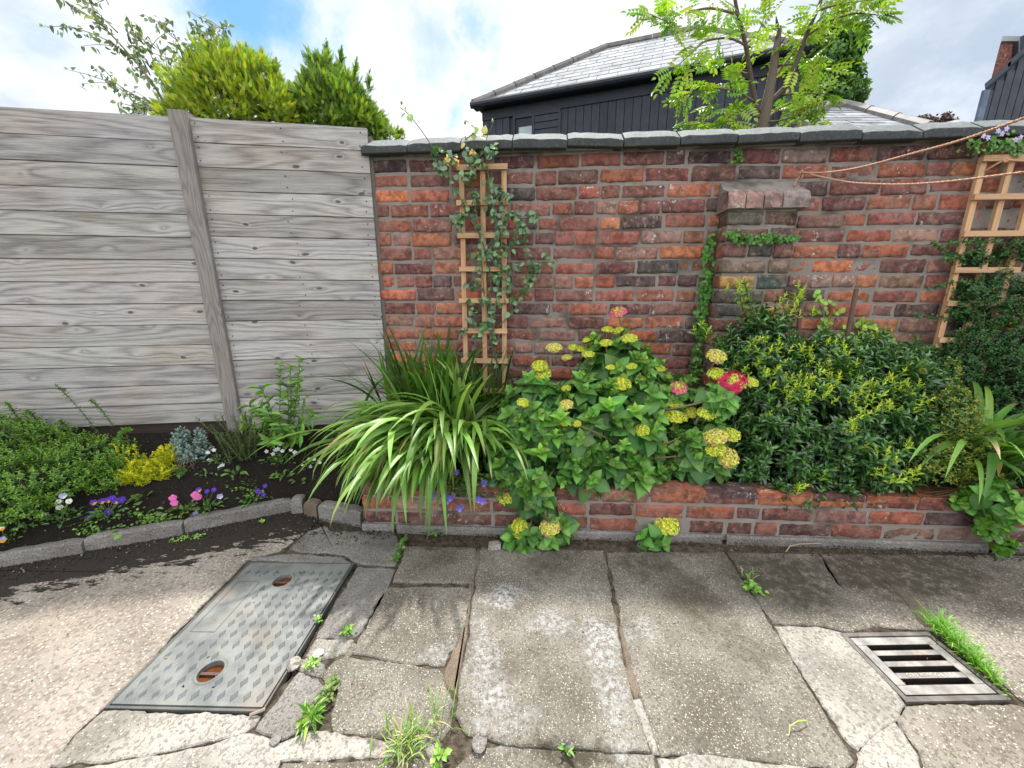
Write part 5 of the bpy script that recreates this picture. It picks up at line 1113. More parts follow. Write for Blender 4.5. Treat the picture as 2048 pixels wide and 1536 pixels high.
# golden sedum-like mound
gE_ = [ell(292, 945, 1.80, .125, .09, .065), ell(340, 910, 1.88, .06, .06, .05)]
gold = bushy('golden_heather', 'bright yellow feathery mound between the green shrub and the blue grey one', 'shrub', gE_, 1100, SM, .013, .28, [(.80, .74, .025), (.42, .50, .02)], base=onbed(292, 965), pairs=4, el=(15, 55), sp=.005, stems=0, lump=.3, fill=.8)
tw = []
for k in range(34):
    a_ = hit(rng.uniform(235, 350), rng.uniform(895, 955), gE_); tw.append(np.linspace(a_, a_+np.array([rng.normal(0, .02), -.008, rng.uniform(.015, .04)]), 5))
tp = np.concatenate(tw); obj_tris('foliage', rosettes(SM, tp, nrm(rng.normal(0, .25, tp.shape)+[0, -.2, 1]), 3, .008, .012, 30, 60, .002, .4, (.95, .86, .06), (.75, .70, .03)), M['petal'], gold)
bushy('hebe', 'small blue grey shrub with rounded leaves beside the yellow mound', 'shrub', [ell(372, 905, 1.93, .115, .08, .075), ell(362, 875, 1.95, .04, .04, .06), ell(400, 875, 1.95, .03, .03, .05)], 330, RND, .015, .8, [(.30, .38, .37), (.13, .19, .18)], base=onbed(375, 940), pairs=5, sp=.007, lump=.25)
# rosemary
rb = onbed(490, 915); ros = empty('rosemary', rb, 'upright needle-leaved rosemary in front of the fence post', 'herb'); tw = []
for k in range(34):
    a_ = rb+rng.normal(0, .035, 3)*[1, .7, 0]; tw.append(np.linspace(a_, a_+np.array([rng.normal(-.01, .07), rng.normal(-.02, .03), rng.uniform(.10, .25)]), 16))
tp = np.concatenate(tw); ax = nrm(np.concatenate([np.gradient(t_, axis=0) for t_ in tw])); obj_tris('foliage', rosettes(SM, tp, ax, 3, .016, .021, 30, 60, .004, .13, (.17, .27, .09), (.08, .15, .05)), M['leaf'], ros)
b = MB(); [b.tube(t_, .0014, n=4, col=(.16, .15, .08)) for t_ in tw]; b.build('stem', M['twig'], ros)
# knapweed with mauve flowers
kb = onbed(570, 885); kn_ = empty('knapweed', kb, 'tall leafy perennial with two mauve flowers and dark buds against the fence', 'perennial'); tw = []; heads_ = []
for (x, y, Y) in ((523, 778, 1.98), (575, 775, 2.0), (580, 735, 2.03), (560, 728, 2.04), (600, 720, 2.05), (500, 812, 1.95), (540, 830, 1.93), (520, 815, 1.95), (610, 800, 1.98), (600, 760, 2.0), (490, 845, 1.93), (625, 830, 1.95), (560, 850, 1.9), (600, 870, 1.9), (540, 880, 1.88)):
    c_ = RY(x, y, Y); a_ = kb+rng.normal(0, .025, 3)*[1, .7, 0]; m_ = (a_+c_)/2+np.array([(c_[0]-a_[0])*.15, 0, .02]); t = np.linspace(0, 1, 12)[:, None]; tw.append(a_*(1-t)**2+2*m_*t*(1-t)+c_*t*t); heads_.append(c_)
parts = []
for i, t_ in enumerate(tw):
    ax = nrm(np.gradient(t_, axis=0)); big = .07 if i in (5, 6, 7, 10, 11, 12, 13, 14, 0, 1) else .038
    parts += rosettes(LAN, t_[2:], ax[2:], 1, big, big, 62, 62, 0, .30, (.17, .34, .06), (.17, .34, .06), turn=140)
tpp = np.concatenate([t_[6:] for t_ in (tw[2], tw[3], tw[4], tw[9])]); parts += rosettes(LAN, tpp, nrm(rng.normal(0, .5, tpp.shape)+[0, 0, .7]), 3, .022, .030, 30, 70, .008, .30, (.26, .46, .07), (.17, .34, .06), turn=80)
obj_tris('foliage', parts, M['leaf'], kn_)
b = MB(); [b.tube(t_, .0022, n=5, col=(.16, .22, .07)) for t_ in tw]; b.build('stem', M['twig'], kn_)
for i in (0, 1):
    k = 46; V, F, Cc = scatter(SM, np.tile(heads_[i]+[0, 0, .008], (k, 1)), nrm(rng.normal(0, 1, (k, 3))*[1, 1, .3]+[0, -.1, .35]), nrm(rng.normal(0, 1, (k, 3))), rng.uniform(.012, .024, k), .004, mixcol([(.26, .22, .62), (.40, .30, .72)], k)); tri_obj('flower', V, F, Cc, M['petal'], kn_)
for i in (5, 6, 7): V, F, Cc = scatter(OCT, heads_[i][None], np.array([[0, 0, 1.]]), np.array([[0, -1., 0]]), .018, .014, jcol((.03, .03, .02), 1)); tri_obj('bud', V, F, Cc, M['leaf'], kn_)
# bedding flowers
def petals(kind, p, face, r, cols):
    X, Y = perp(face[None]); X, Y = X[0], Y[0]
    up = nrm(np.array([0, 0, 1.])-face*face[2]); rt = np.cross(up, face); out = []
    ang = {'viola': (55, 125, 180, 0, 270), 'five': (90, 162, 234, 306, 18), 'busy': (90, 162, 234, 306, 18)}[kind]
    for k, a_ in enumerate(ang):
        d = rt*math.cos(R_(a_))+up*math.sin(R_(a_)); L = r*(1.0 if k < 2 else .9); wv = r*(1.15 if kind != 'five' else .7)
        c = np.array(cols[k]) if len(cols) == 5 else np.array(cols[0])
        out.append(scatter(RND, (p+face*(.0006*(5-k)))[None], (d+face*.12)[None], face[None], L, wv, c[None]))
    out.append(scatter(OCT, (p+face*.003)[None], face[None], up[None], r*.35, r*.35, np.array([[.75, .55, .05]])))
    return merge(out)
def flowering(name, label, cat, px, py, nleaf, leafL, fl, kind, r, leafcols=((.12, .25, .05), (.07, .16, .04)), sprd=.035, group=None, tpl=LAN, ratio=.42, hgt=.03, bpo=None):
    bp = onbed(px, py) if bpo is None else bpo; root = empty(name, bp, label, cat, group); n = nleaf
    q = rng.normal(0, 1, (n, 2))*sprd; P = np.stack([bp[0]+q[:, 0], bp[1]+q[:, 1]*.7, bp[2]+.004+rng.random(n)*hgt], 1)
    D = nrm(np.stack([q[:, 0], q[:, 1]-.01, np.full(n, .018)], 1)+rng.normal(0, .015, (n, 3))); V, F, Cc = scatter(tpl, P, D, nrm(rng.normal(0, .35, (n, 3))+[0, -.2, 1]), leafL*rng.uniform(.6, 1.1, n), leafL*ratio*rng.uniform(.8, 1.2, n), mixcol(leafcols, n))
    tri_obj('foliage', V, F, Cc, M['leaf'], root); b = MB()
    for (x, y, cols) in fl:
        d0 = ray(x, y); Y = bp[1]-.012+rng.normal(0, .012); p = C0+d0*(Y/d0[1]); face = nrm(CAMV-p+rng.normal(0, .25, 3)+[0, 0, .1])
        V, F, Cc = petals(kind, p, face, r*rng.uniform(.85, 1.1), cols); tri_obj('flower', V, F, Cc, M['petal'], root, smooth=False)
        b.tube([bp+rng.normal(0, .012, 3)*[1, 1, 0], (bp+p)/2+[0, .006, .006], p-face*.002], .0009, n=4, col=(.14, .22, .06))
        if len(fl) < 4: b.build('stem', M['twig'], root); b = MB()
    if len(fl) >= 4: b.build('stem', M['twig'], root)
    return root
PU_, YE, WH, LI, PK = (.10, .035, .42), (.85, .42, .02), (.80, .80, .78), (.38, .34, .72), (.80, .16, .50)
vio = [PU_, PU_, (.16, .07, .5), YE, YE]; vio2 = [PU_]*5; wht = [WH]*5; lil = [LI, LI, (.55, .5, .8), WH, WH]
gV = 'bedding flowers along the front of the bed'
flowering('viola', 'violas with white and pale lilac flowers nearest the left edging stones', 'viola', 125, 1040, 60, .026, [(118, 1003, wht), (138, 1003, wht), (119, 1015, wht), (89, 1031, wht), (126, 992, lil)], 'viola', .0125, group=gV)
flowering('viola', 'clump of purple and yellow violas left of the pink flowers', 'viola', 215, 1035, 70, .028, [(187, 1005, vio), (203, 1003, vio), (216, 1000, vio), (231, 1003, vio), (188, 1027, vio2), (217, 1024, vio2), (178, 1036, vio), (243, 1000, vio2), (225, 997, vio2)], 'viola', .0150, group=gV)
flowering('busy_lizzie', 'plant with three bright pink flowers and bronze leaves', 'busy lizzie', 370, 1025, 26, .042, [(346, 996, [PK]), (349, 1006, [PK]), (390, 990, [PK]), (396, 994, [PK])], 'busy', .0165, leafcols=((.16, .24, .06), (.10, .12, .05)), group=gV)
flowering('viola', 'purple and yellow violas just right of the pink flowers', 'viola', 410, 1020, 60, .024, [(397, 980, vio), (428, 980, vio2), (414, 983, vio2), (440, 993, lil), (376, 1022, lil), (391, 1028, lil)], 'viola', .0130, group=gV)
flowering('viola', 'small viola with two purple and yellow flowers near the end of the edging', 'viola', 510, 1005, 46, .026, [(515, 982, vio), (530, 972, vio2), (527, 990, vio2), (519, 985, vio2)], 'viola', .0135, group=gV)
flowering('viola', 'white violas under the knapweed', 'viola', 560, 925, 80, .022, [(520, 922, wht), (533, 903, wht), (546, 908, wht), (556, 898, wht), (560, 888, wht), (551, 900, wht), (590, 905, wht), (565, 902, wht), (582, 900, wht)], 'five', .0125, group=gV)
flowering('viola', 'few white flowers half under the drooping daylily leaves', 'viola', 625, 935, 40, .022, [(618, 919, wht), (621, 933, wht), (640, 925, wht), (606, 931, wht), (628, 918, wht)], 'five', .011, group=gV)
flowering('viola', 'white flowers at the foot of the blue grey shrub', 'viola', 440, 925, 60, .020, [(428, 900, wht), (418, 920, wht), (424, 923, wht), (440, 935, wht), (445, 930, wht), (416, 905, wht)], 'five', .0115, group=gV)
flowering('viola', 'viola at the far left edge with yellow and white petals', 'viola', 5, 1090, 40, .024, [(3, 1057, [WH, WH, YE, YE, YE]), (4, 1080, [LI, LI, YE, YE, YE])], 'viola', .013, group=gV)
bv = [(.16, .12, .62), (.16, .12, .62), (.24, .20, .70), (.24, .20, .70), (.35, .30, .75)]
fl1 = [(850, 940, bv), (838, 962, bv), (845, 970, bv), (887, 942, bv), (913, 945, bv), (942, 943, bv), (934, 973, bv), (968, 967, bv)]
flowering('viola', 'blue violas growing on top of the planter wall beside the daylily', 'viola', 885, 950, 230, .024, fl1, 'viola', .0160, sprd=.07, leafcols=((.13, .27, .06), (.08, .18, .045)), hgt=.06, bpo=RY(905, 968, 1.60))
root = flowering('viola', 'blue violas trailing down the face of the planter', 'viola', 920, 975, 120, .024, [(893, 993, bv), (901, 997, bv), (895, 1003, bv), (956, 1000, bv), (965, 1003, bv), (919, 1017, bv), (867, 991, bv)], 'viola', .0165, sprd=.04, hgt=.02, bpo=RY(925, 982, 1.545))
for (px_, py_, L, n, lab) in ((365, 948, .05, 14, 'grey green seedling rosette behind the pink flowers'), (470, 950, .05, 16, 'toothed grey green rosette in the middle of the bed'), (565, 955, .038, 20, 'low bronze leaved rosette in front of the white violas'), (415, 950, .028, 10, 'small bronze seedling above the pink flowers'), (280, 1000, .034, 12, 'seedling with round leaves between the two viola clumps'), (600, 965, .03, 8, 'low round leaves near the upright edging stone'), (250, 1062, .030, 7, 'pair of round leaves by the middle edging stone'), (60, 1060, .03, 16, 'small leafy seedling at the left of the bed'), (225, 975, .03, 10, 'small reddish seedling under the yellow mound')):
    flowering('seedling', lab, 'plant', px_, py_, n, L, [], 'five', .01, leafcols=((.16, .30, .07), (.12, .20, .07)), sprd=.022, tpl=RND if 'round' in lab else LAN, ratio=.8 if 'round' in lab else .36, hgt=.015, group='seedlings in the flower bed')
def cover(name, n, xf, L, cols, label=None):
    P = xf(n); n = len(P); D = nrm(rng.normal(0, 1, (n, 3))*[1, 1, .3]+[0, -.2, .15]); V, F, Cc = scatter(RND, P, D, nrm(rng.normal(0, .4, (n, 3))+[0, -.2, 1]), L*rng.uniform(.5, 1.2, n), L*.8, mixcol(cols, n)); return tag(tri_obj(name, V, F, Cc, M['leaf']), kind='stuff')
def cl(n):
    out = []
    for (x, y, r, k) in ((300, 1045, .10, .2), (320, 1060, .05, .1), (500, 985, .1, .1), (180, 1070, .08, .1), (950, 935, .07, .5), (1350, 965, .16, .5), (1450, 955, .12, .4), (880, 935, .1, .5), (1000, 930, .06, .3), (1700, 960, .2, .3)):
        c = onbed(x, y); m = int(n*k/2.5); q = rng.normal(0, r*.5, (m, 2)); x_ = c[0]+q[:, 0]; y_ = c[1]+q[:, 1]*.4; y_ = np.maximum(y_, frontY(x_)+.005); out.append(np.stack([x_, y_, soilz(x_, y_)+rng.random(m)*.03+.004], 1))
    return np.concatenate(out)
cover('ground_cover', 1600, cl, .013, [(.14, .28, .04), (.08, .18, .03), (.22, .36, .06)])
# undergrowth in the shade right under the big bushes
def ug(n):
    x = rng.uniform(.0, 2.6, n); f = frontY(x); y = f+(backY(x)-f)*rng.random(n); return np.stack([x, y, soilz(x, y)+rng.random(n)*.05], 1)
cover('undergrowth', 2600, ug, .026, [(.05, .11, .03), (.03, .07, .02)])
# ---------------------------------------------------------------- weeds in the paving
def tuft(name, label, cat, px, py, n, L, w_, spread, cols, th=(.2, 1.5), wz=0, axis=None, kind=None):
    p = G(px, py); root = empty(name, p, label, cat); q = rng.normal(0, 1, (n, 2))*spread
    if axis is not None: t_ = rng.uniform(-1, 1, n)[:, None]*np.array(axis)[None]; q = q+t_
    B = np.stack([p[0]+q[:, 0], p[1]+q[:, 1], np.full(n, .0)], 1); a_ = rng.uniform(0, 2*math.pi, n)
    cv = arch(B, a_, rng.uniform(*L, n), rng.uniform(.05, .7, n), rng.uniform(*th, n)+.4, 8); V, F, Cc = ribbons(cv, rng.uniform(*w_, n), np.stack([-np.sin(a_), np.cos(a_), 0*a_], 1), mixcol(cols, n)); V[:, 2] = np.maximum(V[:, 2], .003)
    tri_obj('foliage', V, F, Cc, M['leaf'], root); return root
GR = [(.20, .36, .05), (.14, .28, .04), (.34, .42, .12), (.42, .38, .2)]
tuft('grass_tuft', 'biggest grass tuft, in the crack at the bottom of the paving', 'grass', 815, 1494, 130, (.035, .088), (.002, .0042), .022, GR)
tuft('grass_tuft', 'few thin grass blades in the crack right of the biggest tuft', 'grass', 878, 1458, 22, (.05, .11), (.0018, .003), .012, GR)
tuft('grass_tuft', 'tiny grass tuft below the right end of the planter', 'grass', 1865, 1075, 26, (.02, .05), (.0015, .003), .010, GR)
g0, g1 = G(1862, 1252), G(2022, 1398); ax_ = (g1-g0)[:2]/2; gc = (g0+g1)/2
r_ = empty('grass_strip', gc, 'strip of bright grass growing along the right side of the drain grate', 'grass')
n = 620; t_ = rng.beta(1.1, 1.7, n)*2-1; q = t_[:, None]*ax_[None]+rng.normal(0, .006, (n, 2))*np.clip(1.3-t_[:, None]*.7, .3, 2); B = np.stack([gc[0]+q[:, 0], gc[1]+q[:, 1], 0*t_], 1)
a_ = rng.uniform(0, 6.28, n); cv = arch(B, a_, rng.uniform(.018, .055, n)*np.clip(1.2-t_*.5, .5, 1.6), rng.uniform(0, .7, n), rng.uniform(.6, 2.0, n), 7); V, F, Cc = ribbons(cv, rng.uniform(.0012, .0026, n), np.stack([-np.sin(a_), np.cos(a_), 0*a_], 1), mixcol([(.16, .40, .03), (.24, .48, .05), (.12, .28, .03)], n)); V[:, 2] = np.maximum(V[:, 2], .004); tri_obj('foliage', V, F, Cc, M['leaf'], r_)
def weed(label, px, py, n, L, spread, cols, tpl=LAN, ratio=.3, hgt=.02, axis=None, cat='weed', name='weed'):
    p = G(px, py); root = empty(name, p, label, cat); q = rng.normal(0, 1, (n, 2))*spread
    if axis is not None: q += rng.uniform(-1, 1, n)[:, None]*np.array(axis)[None]
    P = np.stack([p[0]+q[:, 0], p[1]+q[:, 1], .003+rng.random(n)*hgt], 1); D = nrm(np.stack([q[:, 0]+rng.normal(0, spread, n), q[:, 1]+rng.normal(0, spread, n), np.full(n, spread*.6)], 1))
    V, F, Cc = scatter(tpl, P, D, nrm(rng.normal(0, .4, (n, 3))+[0, -.1, 1]), L*rng.uniform(.5, 1.1, n), L*ratio, mixcol(cols, n)); V[:, 2] = np.maximum(V[:, 2], .002); tri_obj('foliage', V, F, Cc, M['leaf'], root); return root
WG = [(.22, .42, .05), (.14, .30, .05), (.30, .46, .08)]
weed('bright dandelion-like rosette at the lower end of the weedy joint', 625, 1440, 30, .042, .008, WG, ratio=.22)
d_ = (G(668, 1372)-G(640, 1420))[:2]/2; weed('strip of small mossy weeds in the joint above the bright rosette', 654, 1392, 240, .012, .008, [(.14, .22, .05), (.20, .24, .07), (.10, .16, .04)], RND, .8, .012, d_)
weed('small green weed at the upper end of the narrow cement joint', 697, 1268, 40, .014, .006, WG, OV, .6)
weed('tiny weed at the right edge of the manhole cover', 638, 1243, 16, .012, .004, WG, OV, .6)
weed('small weed among the broken pieces beside the manhole cover', 622, 1335, 30, .013, .008, WG, OV, .6)
d_ = (G(812, 1075)-G(792, 1120))[:2]/2; weed('round-leaved weeds in the joint at the left end of the planter', 802, 1098, 60, .018, .006, [(.16, .30, .06), (.10, .18, .04)], RND, .8, .015, d_)
weed('leafy weed in the long joint below the glossy bush', 1503, 1180, 40, .024, .010, WG, OV, .6); tuft('grass_tuft', 'fine grass blades in the long joint below the glossy bush', 'grass', 1492, 1158, 34, (.02, .05), (.0014, .0026), .010, GR)
weed('small weed with a purple tip in the lowest crack', 1132, 1500, 14, .020, .006, [(.20, .36, .08), (.12, .07, .14)], OV, .5)
weed('row of tiny weeds under the middle edging stone', 375, 1078, 70, .011, .008, WG, OV, .6, .01, (.06, .02))
weed('tiny weed in front of the last edging stone', 524, 1048, 14, .012, .005, WG, OV, .6)
weed('round leaves at the foot of the planter right of the hanging hydrangea', 1145, 1076, 14, .020, .010, [(.14, .30, .05)], RND, .8)
weed('tiny weed at the planter foot beside the viola trail', 870, 1072, 16, .016, .012, [(.12, .26, .05)], RND, .8)
weed('weed in the bottom crack right of the concrete lump', 878, 1522, 18, .022, .008, WG, OV, .6)
b = MB(); b.tube([G(1578, 1470, .005), G(1580, 1452, .012), G(1596, 1442, .02), G(1613, 1441, .012), G(1614, 1448, .006)], [.0012, .0014, .0014, .0016, .002], n=5, col=(.50, .62, .14)); tag(b.build('flower_stalk', M['leaf'], loc=G(1578, 1470, 0)), 'bent pale green stalk lying on the paving', 'stalk')
b = MB(); b.tube([G(1572, 1103, .01), G(1580, 1092, .02), G(1600, 1088, .02), G(1650, 1086, .01)], .0022, n=5, col=(.40, .28, .16)); tag(b.build('twig', M['twig'], loc=G(1572, 1103, 0)), 'curved brown twig at the foot of the planter', 'twig')
b = MB(); b.tube([G(500, 1430, .008), G(515, 1424, .012), G(530, 1418, .008)], .004, n=6, col=(.30, .24, .18)); tag(b.build('twig', M['twig'], loc=G(515, 1424, 0)), 'short twig lying at the lower right corner of the manhole cover', 'twig')
# ---------------------------------------------------------------- background houses
def HR(o, U, N, s, n, z): return o+U*s+N*n+np.array([0, 0, z])
Z3 = np.array([0, 0, 1.])
E0, E1 = G(965, 214, 4.2), G(1592, 106, 4.2); Ud = nrm((E1-E0)*[1, 1, 0]); Nd = np.array([-Ud[1], Ud[0], 0]); LB = float((E1-E0)@Ud); O = E0*[1, 1, 0]; EZ = 4.2; DP = 1.76; RZ = 5.6
house = empty('black_house', O+Ud*LB/2, 'black timber clad house with a grey slate hip roof behind the wall', 'house')
def slates(b, quad, rows, pitch=.30):
    """roof plane from courses of slates; quad = eave left, eave right, ridge right, ridge left"""
    A, B_, C_, D_ = map(np.array, quad); nn = nrm(np.cross(B_-A, D_-A)); nn = nn if nn[2] > 0 else -nn
    for r in range(rows):
        t0, t1 = r/rows, min((r+1.25)/rows, 1.0); a = A+(D_-A)*t0; c = B_+(C_-B_)*t0; a1 = A+(D_-A)*t1; c1 = B_+(C_-B_)*t1; U = nrm(B_-A)
        L0 = float((c-a)@U); k = int(L0/pitch)+1; off = -(r % 2)*pitch/2 - float((a-A)@U) % pitch
        s = off
        while s < L0:
            x0, x1 = max(s, 0), min(s+pitch-.012, L0)
            if x1 > x0+.02:
                l1 = float((a1-a)@U); r1 = float((c1-a)@U)
                u0, u1 = min(max(x0, l1), r1), max(min(x1, r1), l1)
                dn = (a1-a)-U*l1; h0 = .009+rng.normal(0, .0012)
                p = [a+U*x0+nn*h0, a+U*x1+nn*h0, a+U*u1+dn+nn*.002, a+U*u0+dn+nn*.002, a+U*x0, a+U*x1]
                b.add(p, [(0, 1, 2, 3), (4, 5, 1, 0)], col=tuple(np.full(3, 1+rng.normal(0, .10))))
            s += pitch
    b.add([A, B_, C_, D_], [(0, 1, 2, 3)], col=(.5, .5, .5))
def hip(root, O, U, N, L, D, ez, rz, ov=.12, rows=11, pitch=.32, left=True, right=True, rl=None, rr=None):
    a, c = HR(O, U, N, -ov, -ov, ez), HR(O, U, N, L+ov, -ov, ez); rl = D if rl is None else rl; rr = D if rr is None else rr
    p, q_ = HR(O, U, N, rl, D, rz), HR(O, U, N, L-rr, D, rz); a2, c2 = HR(O, U, N, -ov, 2*D+ov, ez), HR(O, U, N, L+ov, 2*D+ov, ez)
    b = MB(); slates(b, (a, c, q_, p), rows, pitch); slates(b, (c2, a2, p, q_), rows, pitch)
    slates(b, (a2, a, p, p+U*.01), rows, pitch); slates(b, (c, c2, q_, q_-U*.01), rows, pitch); rf = b.build('roof', M['slate'], root)
    b = MB()
    for (u, v) in ((a, p), (p, q_), (c, q_), (a2, p), (c2, q_)):
        k = max(2, int(np.linalg.norm(v-u)/.4)); 
        for i in range(k):
            s0, s1 = u+(v-u)*(i/k), u+(v-u)*((i+.97)/k); b.tube([s0+Z3*.02, s1+Z3*.02], [.075, .068], n=8, col=tuple(np.full(3, 1+rng.normal(0, .06))))
    b.build('ridge_tiles', M['ridge'], root); return rf
hip(house, O, Ud, Nd, LB, DP, EZ, RZ, rr=LB-float((G(1400, 67, RZ)-O)@Ud), rl=1.86)
b = MB(); s = 0; win = (float((RY(1028, 250, 7.5)-O)@Ud), 0)
def onf(px, py):   # point on the front wall plane
    d = ray(px, py); q = O; p = C0+d*((q-C0)@Nd/(d@Nd)); return float((p-O)@Ud), float(p[2])
ws0, wz1 = onf(1030, 236); ws1, wz0 = onf(1116, 300); wm = onf(1067, 250)[0]
while s < LB:
    e = s+.118
    if s > ws0-.1 and e < ws1+.12: b.box(HR(O, Ud, Nd, s, 0, wz1+.04), Ud*.118, Nd*.02, Z3*(EZ-wz1-.04), col=tuple(np.full(3, 1+rng.normal(0, .1))))
    else: b.box(HR(O, Ud, Nd, s, 0, 0), Ud*.118, Nd*.02, Z3*EZ, col=tuple(np.full(3, 1+rng.normal(0, .1))))
    s += .128
s = 0
while s < 2*DP: b.box(HR(O, Ud, Nd, LB, s, 0), Nd*.118, -Ud*.02, Z3*EZ, col=(1, 1, 1)); b.box(HR(O, Ud, Nd, 0, s, 0), Nd*.118, Ud*.02, Z3*EZ, col=(1, 1, 1)); s += .128
b.build('cladding', M['clad'], house)
b = MB(); b.box(HR(O, Ud, Nd, .022, .022, 0), Ud*(LB-.044), Nd*(2*DP-.05), Z3*(EZ-.01), col=(.4, .4, .4)); b.build('wall', M['clad'], house)
b = MB(); b.box(HR(O, Ud, Nd, -.12, -.12, EZ-.06), Ud*(LB+.24), Nd*.12, Z3*.05, col=(.6, .6, .6)); b.box(HR(O, Ud, Nd, -.002, -.02, EZ-.22), Ud*(LB+.004), Nd*.018, Z3*.15, col=(.8, .8, .8)); b.build('fascia', M['clad'], house)
b = MB(); b.tube([HR(O, Ud, Nd, -.14, -.17, EZ-.02), HR(O, Ud, Nd, LB+.14, -.17, EZ-.02)], .055, n=10, col=(.8, .8, .8)); b.build('gutter', M['clad'], house)
b = MB(); b.tube([HR(O, Ud, Nd, LB-.05, -.08, EZ-.05), HR(O, Ud, Nd, LB-.05, -.08, 0)], .045, n=10, col=(1.3, 1.3, 1.3)); b.build('downpipe', M['clad'], house)
wf = MB(); fr = .04
wf.box(HR(O, Ud, Nd, ws0-.03, -.03, wz1-.02), Ud*(ws1-ws0+.06), Nd*.05, Z3*.045, col=(.9, .9, .9)); wf.box(HR(O, Ud, Nd, ws0-.03, -.03, wz0-.8), Ud*.04, Nd*.05, Z3*(wz1-wz0+.78), col=(.9, .9, .9)); wf.box(HR(O, Ud, Nd, ws1, -.03, wz0-.8), Ud*.04, Nd*.05, Z3*(wz1-wz0+.78), col=(.9, .9, .9)); wf.box(HR(O, Ud, Nd, wm-.02, -.03, wz0-.8), Ud*.04, Nd*.05, Z3*(wz1-wz0+.78), col=(.9, .9, .9))
wo = wf.build('window', M['clad'], house)
b = MB(); b.box(HR(O, Ud, Nd, ws0+.012, .012, wz0-.8), Ud*(wm-ws0-.034), Nd*.008, Z3*(wz1-wz0+.78), col=(1, 1, 1)); pn = b.build('pane', M['glass'], house); pn.parent = wo; pn.location = (0, 0, 0)
b = MB(); b.box(HR(O, Ud, Nd, ws0+.012, -.005, wz1-.14), Ud*(wm-ws0-.034), Nd*.014, Z3*.118, col=(.5, .5, .5)); b.box(HR(O, Ud, Nd, ws0+.012, -.005, wz0-.8), Ud*.05, Nd*.014, Z3*(wz1-wz0+.66), col=(.5, .5, .5)); sh = b.build('window_frame', M['clad'], house); sh.parent = wo; sh.location = (0, 0, 0)
b = MB(); zz = wz1-.02
while zz > wz0-.7: b.box(HR(O, Ud, Nd, wm+.022, -.018, zz-.10), Ud*(ws1-wm-.026), Nd*.03, Z3*.092, col=(1, 1, 1)); zz -= .105
b.build('louvre_panel', M['clad'], house)
# second slate roof, right of the rowan
A2_ = G(1605, 262, 3.0); R1 = G(1652, 213, 3.75); R2 = G(1690, 213, 3.75); A3_ = G(1838, 262, 3.0)
h2 = empty('slate_roofed_house', ((A2_+A3_)/2)*[1, 1, 0], 'low house with a pale slate hip roof, right of the rowan tree', 'house')
L2 = float(np.linalg.norm(A3_-A2_)); U2 = nrm((A3_-A2_)*[1, 1, 0]); N2 = np.array([-U2[1], U2[0], 0]); O2 = A2_*[1, 1, 0]; D2 = float((R1-O2)@N2)
D2 = max(D2, .6)
hip(h2, O2, U2, N2, L2, D2, 3.0, 3.75, ov=.05, rows=9, pitch=.42, rl=float((R1-O2)@U2), rr=L2-float((R2-O2)@U2))
b = MB(); b.box(HR(O2, U2, N2, 0, 0, 0), U2*L2, N2*2*D2, Z3*2.97, col=(1, 1, 1)); b.build('wall', M['clad'], h2)
# tiny far roof
T0, T1, T2_ = G(1840, 256, 3.0), G(1916, 239, 3.3), G(1960, 254, 3.0); U3 = nrm((T2_-T0)*[1, 1, 0]); N3 = np.array([-U3[1], U3[0], 0])
h3 = empty('outbuilding', T0*[1, 1, 0], 'tiny distant outbuilding with a grey gable, between the slate roof and the black gable', 'building')
b = MB(); gq = [T0, T2_, T1]; bk_ = [q+N3*1.2 for q in gq]; b.add(gq+bk_, [(0, 1, 2), (0, 2, 5, 3), (1, 4, 5, 2)], col=(1, 1, 1)); b.build('roof', M['lead'], h3); b = MB(); b.box(T0*[1, 1, 0]+U3*.02+N3*.02, U3*(np.linalg.norm(T2_-T0)-.04), N3*1.1, Z3*2.97, col=(.9, .9, .9)); b.build('wall', M['lead'], h3)
# black gable at the right edge with the red chimney
YG_ = 5.2
def gq_(px, py, dy=0): return RY(px, py, YG_+dy)
gab = empty('black_gable_house', RY(2010, 255, YG_)*[1, 1, 0], 'black clad gable end rising at the right edge of the frame', 'house')
p0 = RY(1951, 250, YG_); p1 = RY(1966, 182, YG_); p1[0] = p0[0]; p2 = RY(2014, 140, YG_); p3 = RY(2230, -60, YG_); p4 = np.array([p3[0]+3, YG_, p3[2]-2.5])
prof = [np.array([p0[0], YG_, 0]), p0, p1, p2, p3, np.array([p3[0]+2.5, YG_, p3[2]-1.2]), np.array([p3[0]+2.5, YG_, 0])]
b = MB(); bk_ = [q+np.array([4.4, 3.0, 0]) for q in prof]; n = len(prof); b.add(prof+bk_, [tuple(range(n))]+[(k, (k+1) % n, n+(k+1) % n, n+k) for k in range(n)], col=(1.5, 1.5, 1.4)); b.build('wall', M['clad'], gab)
b = MB(); x_ = p0[0]+.01
while x_ < p0[0]+2.5:
    zt_ = float(np.interp(x_, [q[0] for q in prof[2:6]], [q[2] for q in prof[2:6]]))-.01; b.box((x_, YG_-.014, 0), (.085, 0, 0), (0, .012, 0), (0, 0, zt_), col=(1.5, 1.5, 1.4)); x_ += .095
b.build('cladding', M['clad'], gab)
b = MB()
for u, v in ((p1, p2), (p2, p3)):
    b.add([u+[-.05, -.05, .0], v+[-.03, -.05, .0], v+[-.03, -.05, .07], u+[-.07, -.05, .05], u+[3.95, 2.7, .0], v+[3.97, 2.7, .0], v+[3.97, 2.7, .07], u+[3.93, 2.7, .05]], [(0, 1, 2, 3), (3, 2, 6, 7), (0, 4, 5, 1), (4, 7, 6, 5), (0, 3, 7, 4)], col=(1.6, 1.6, 1.6))
b.build('roof_edge', M['clad'], gab)
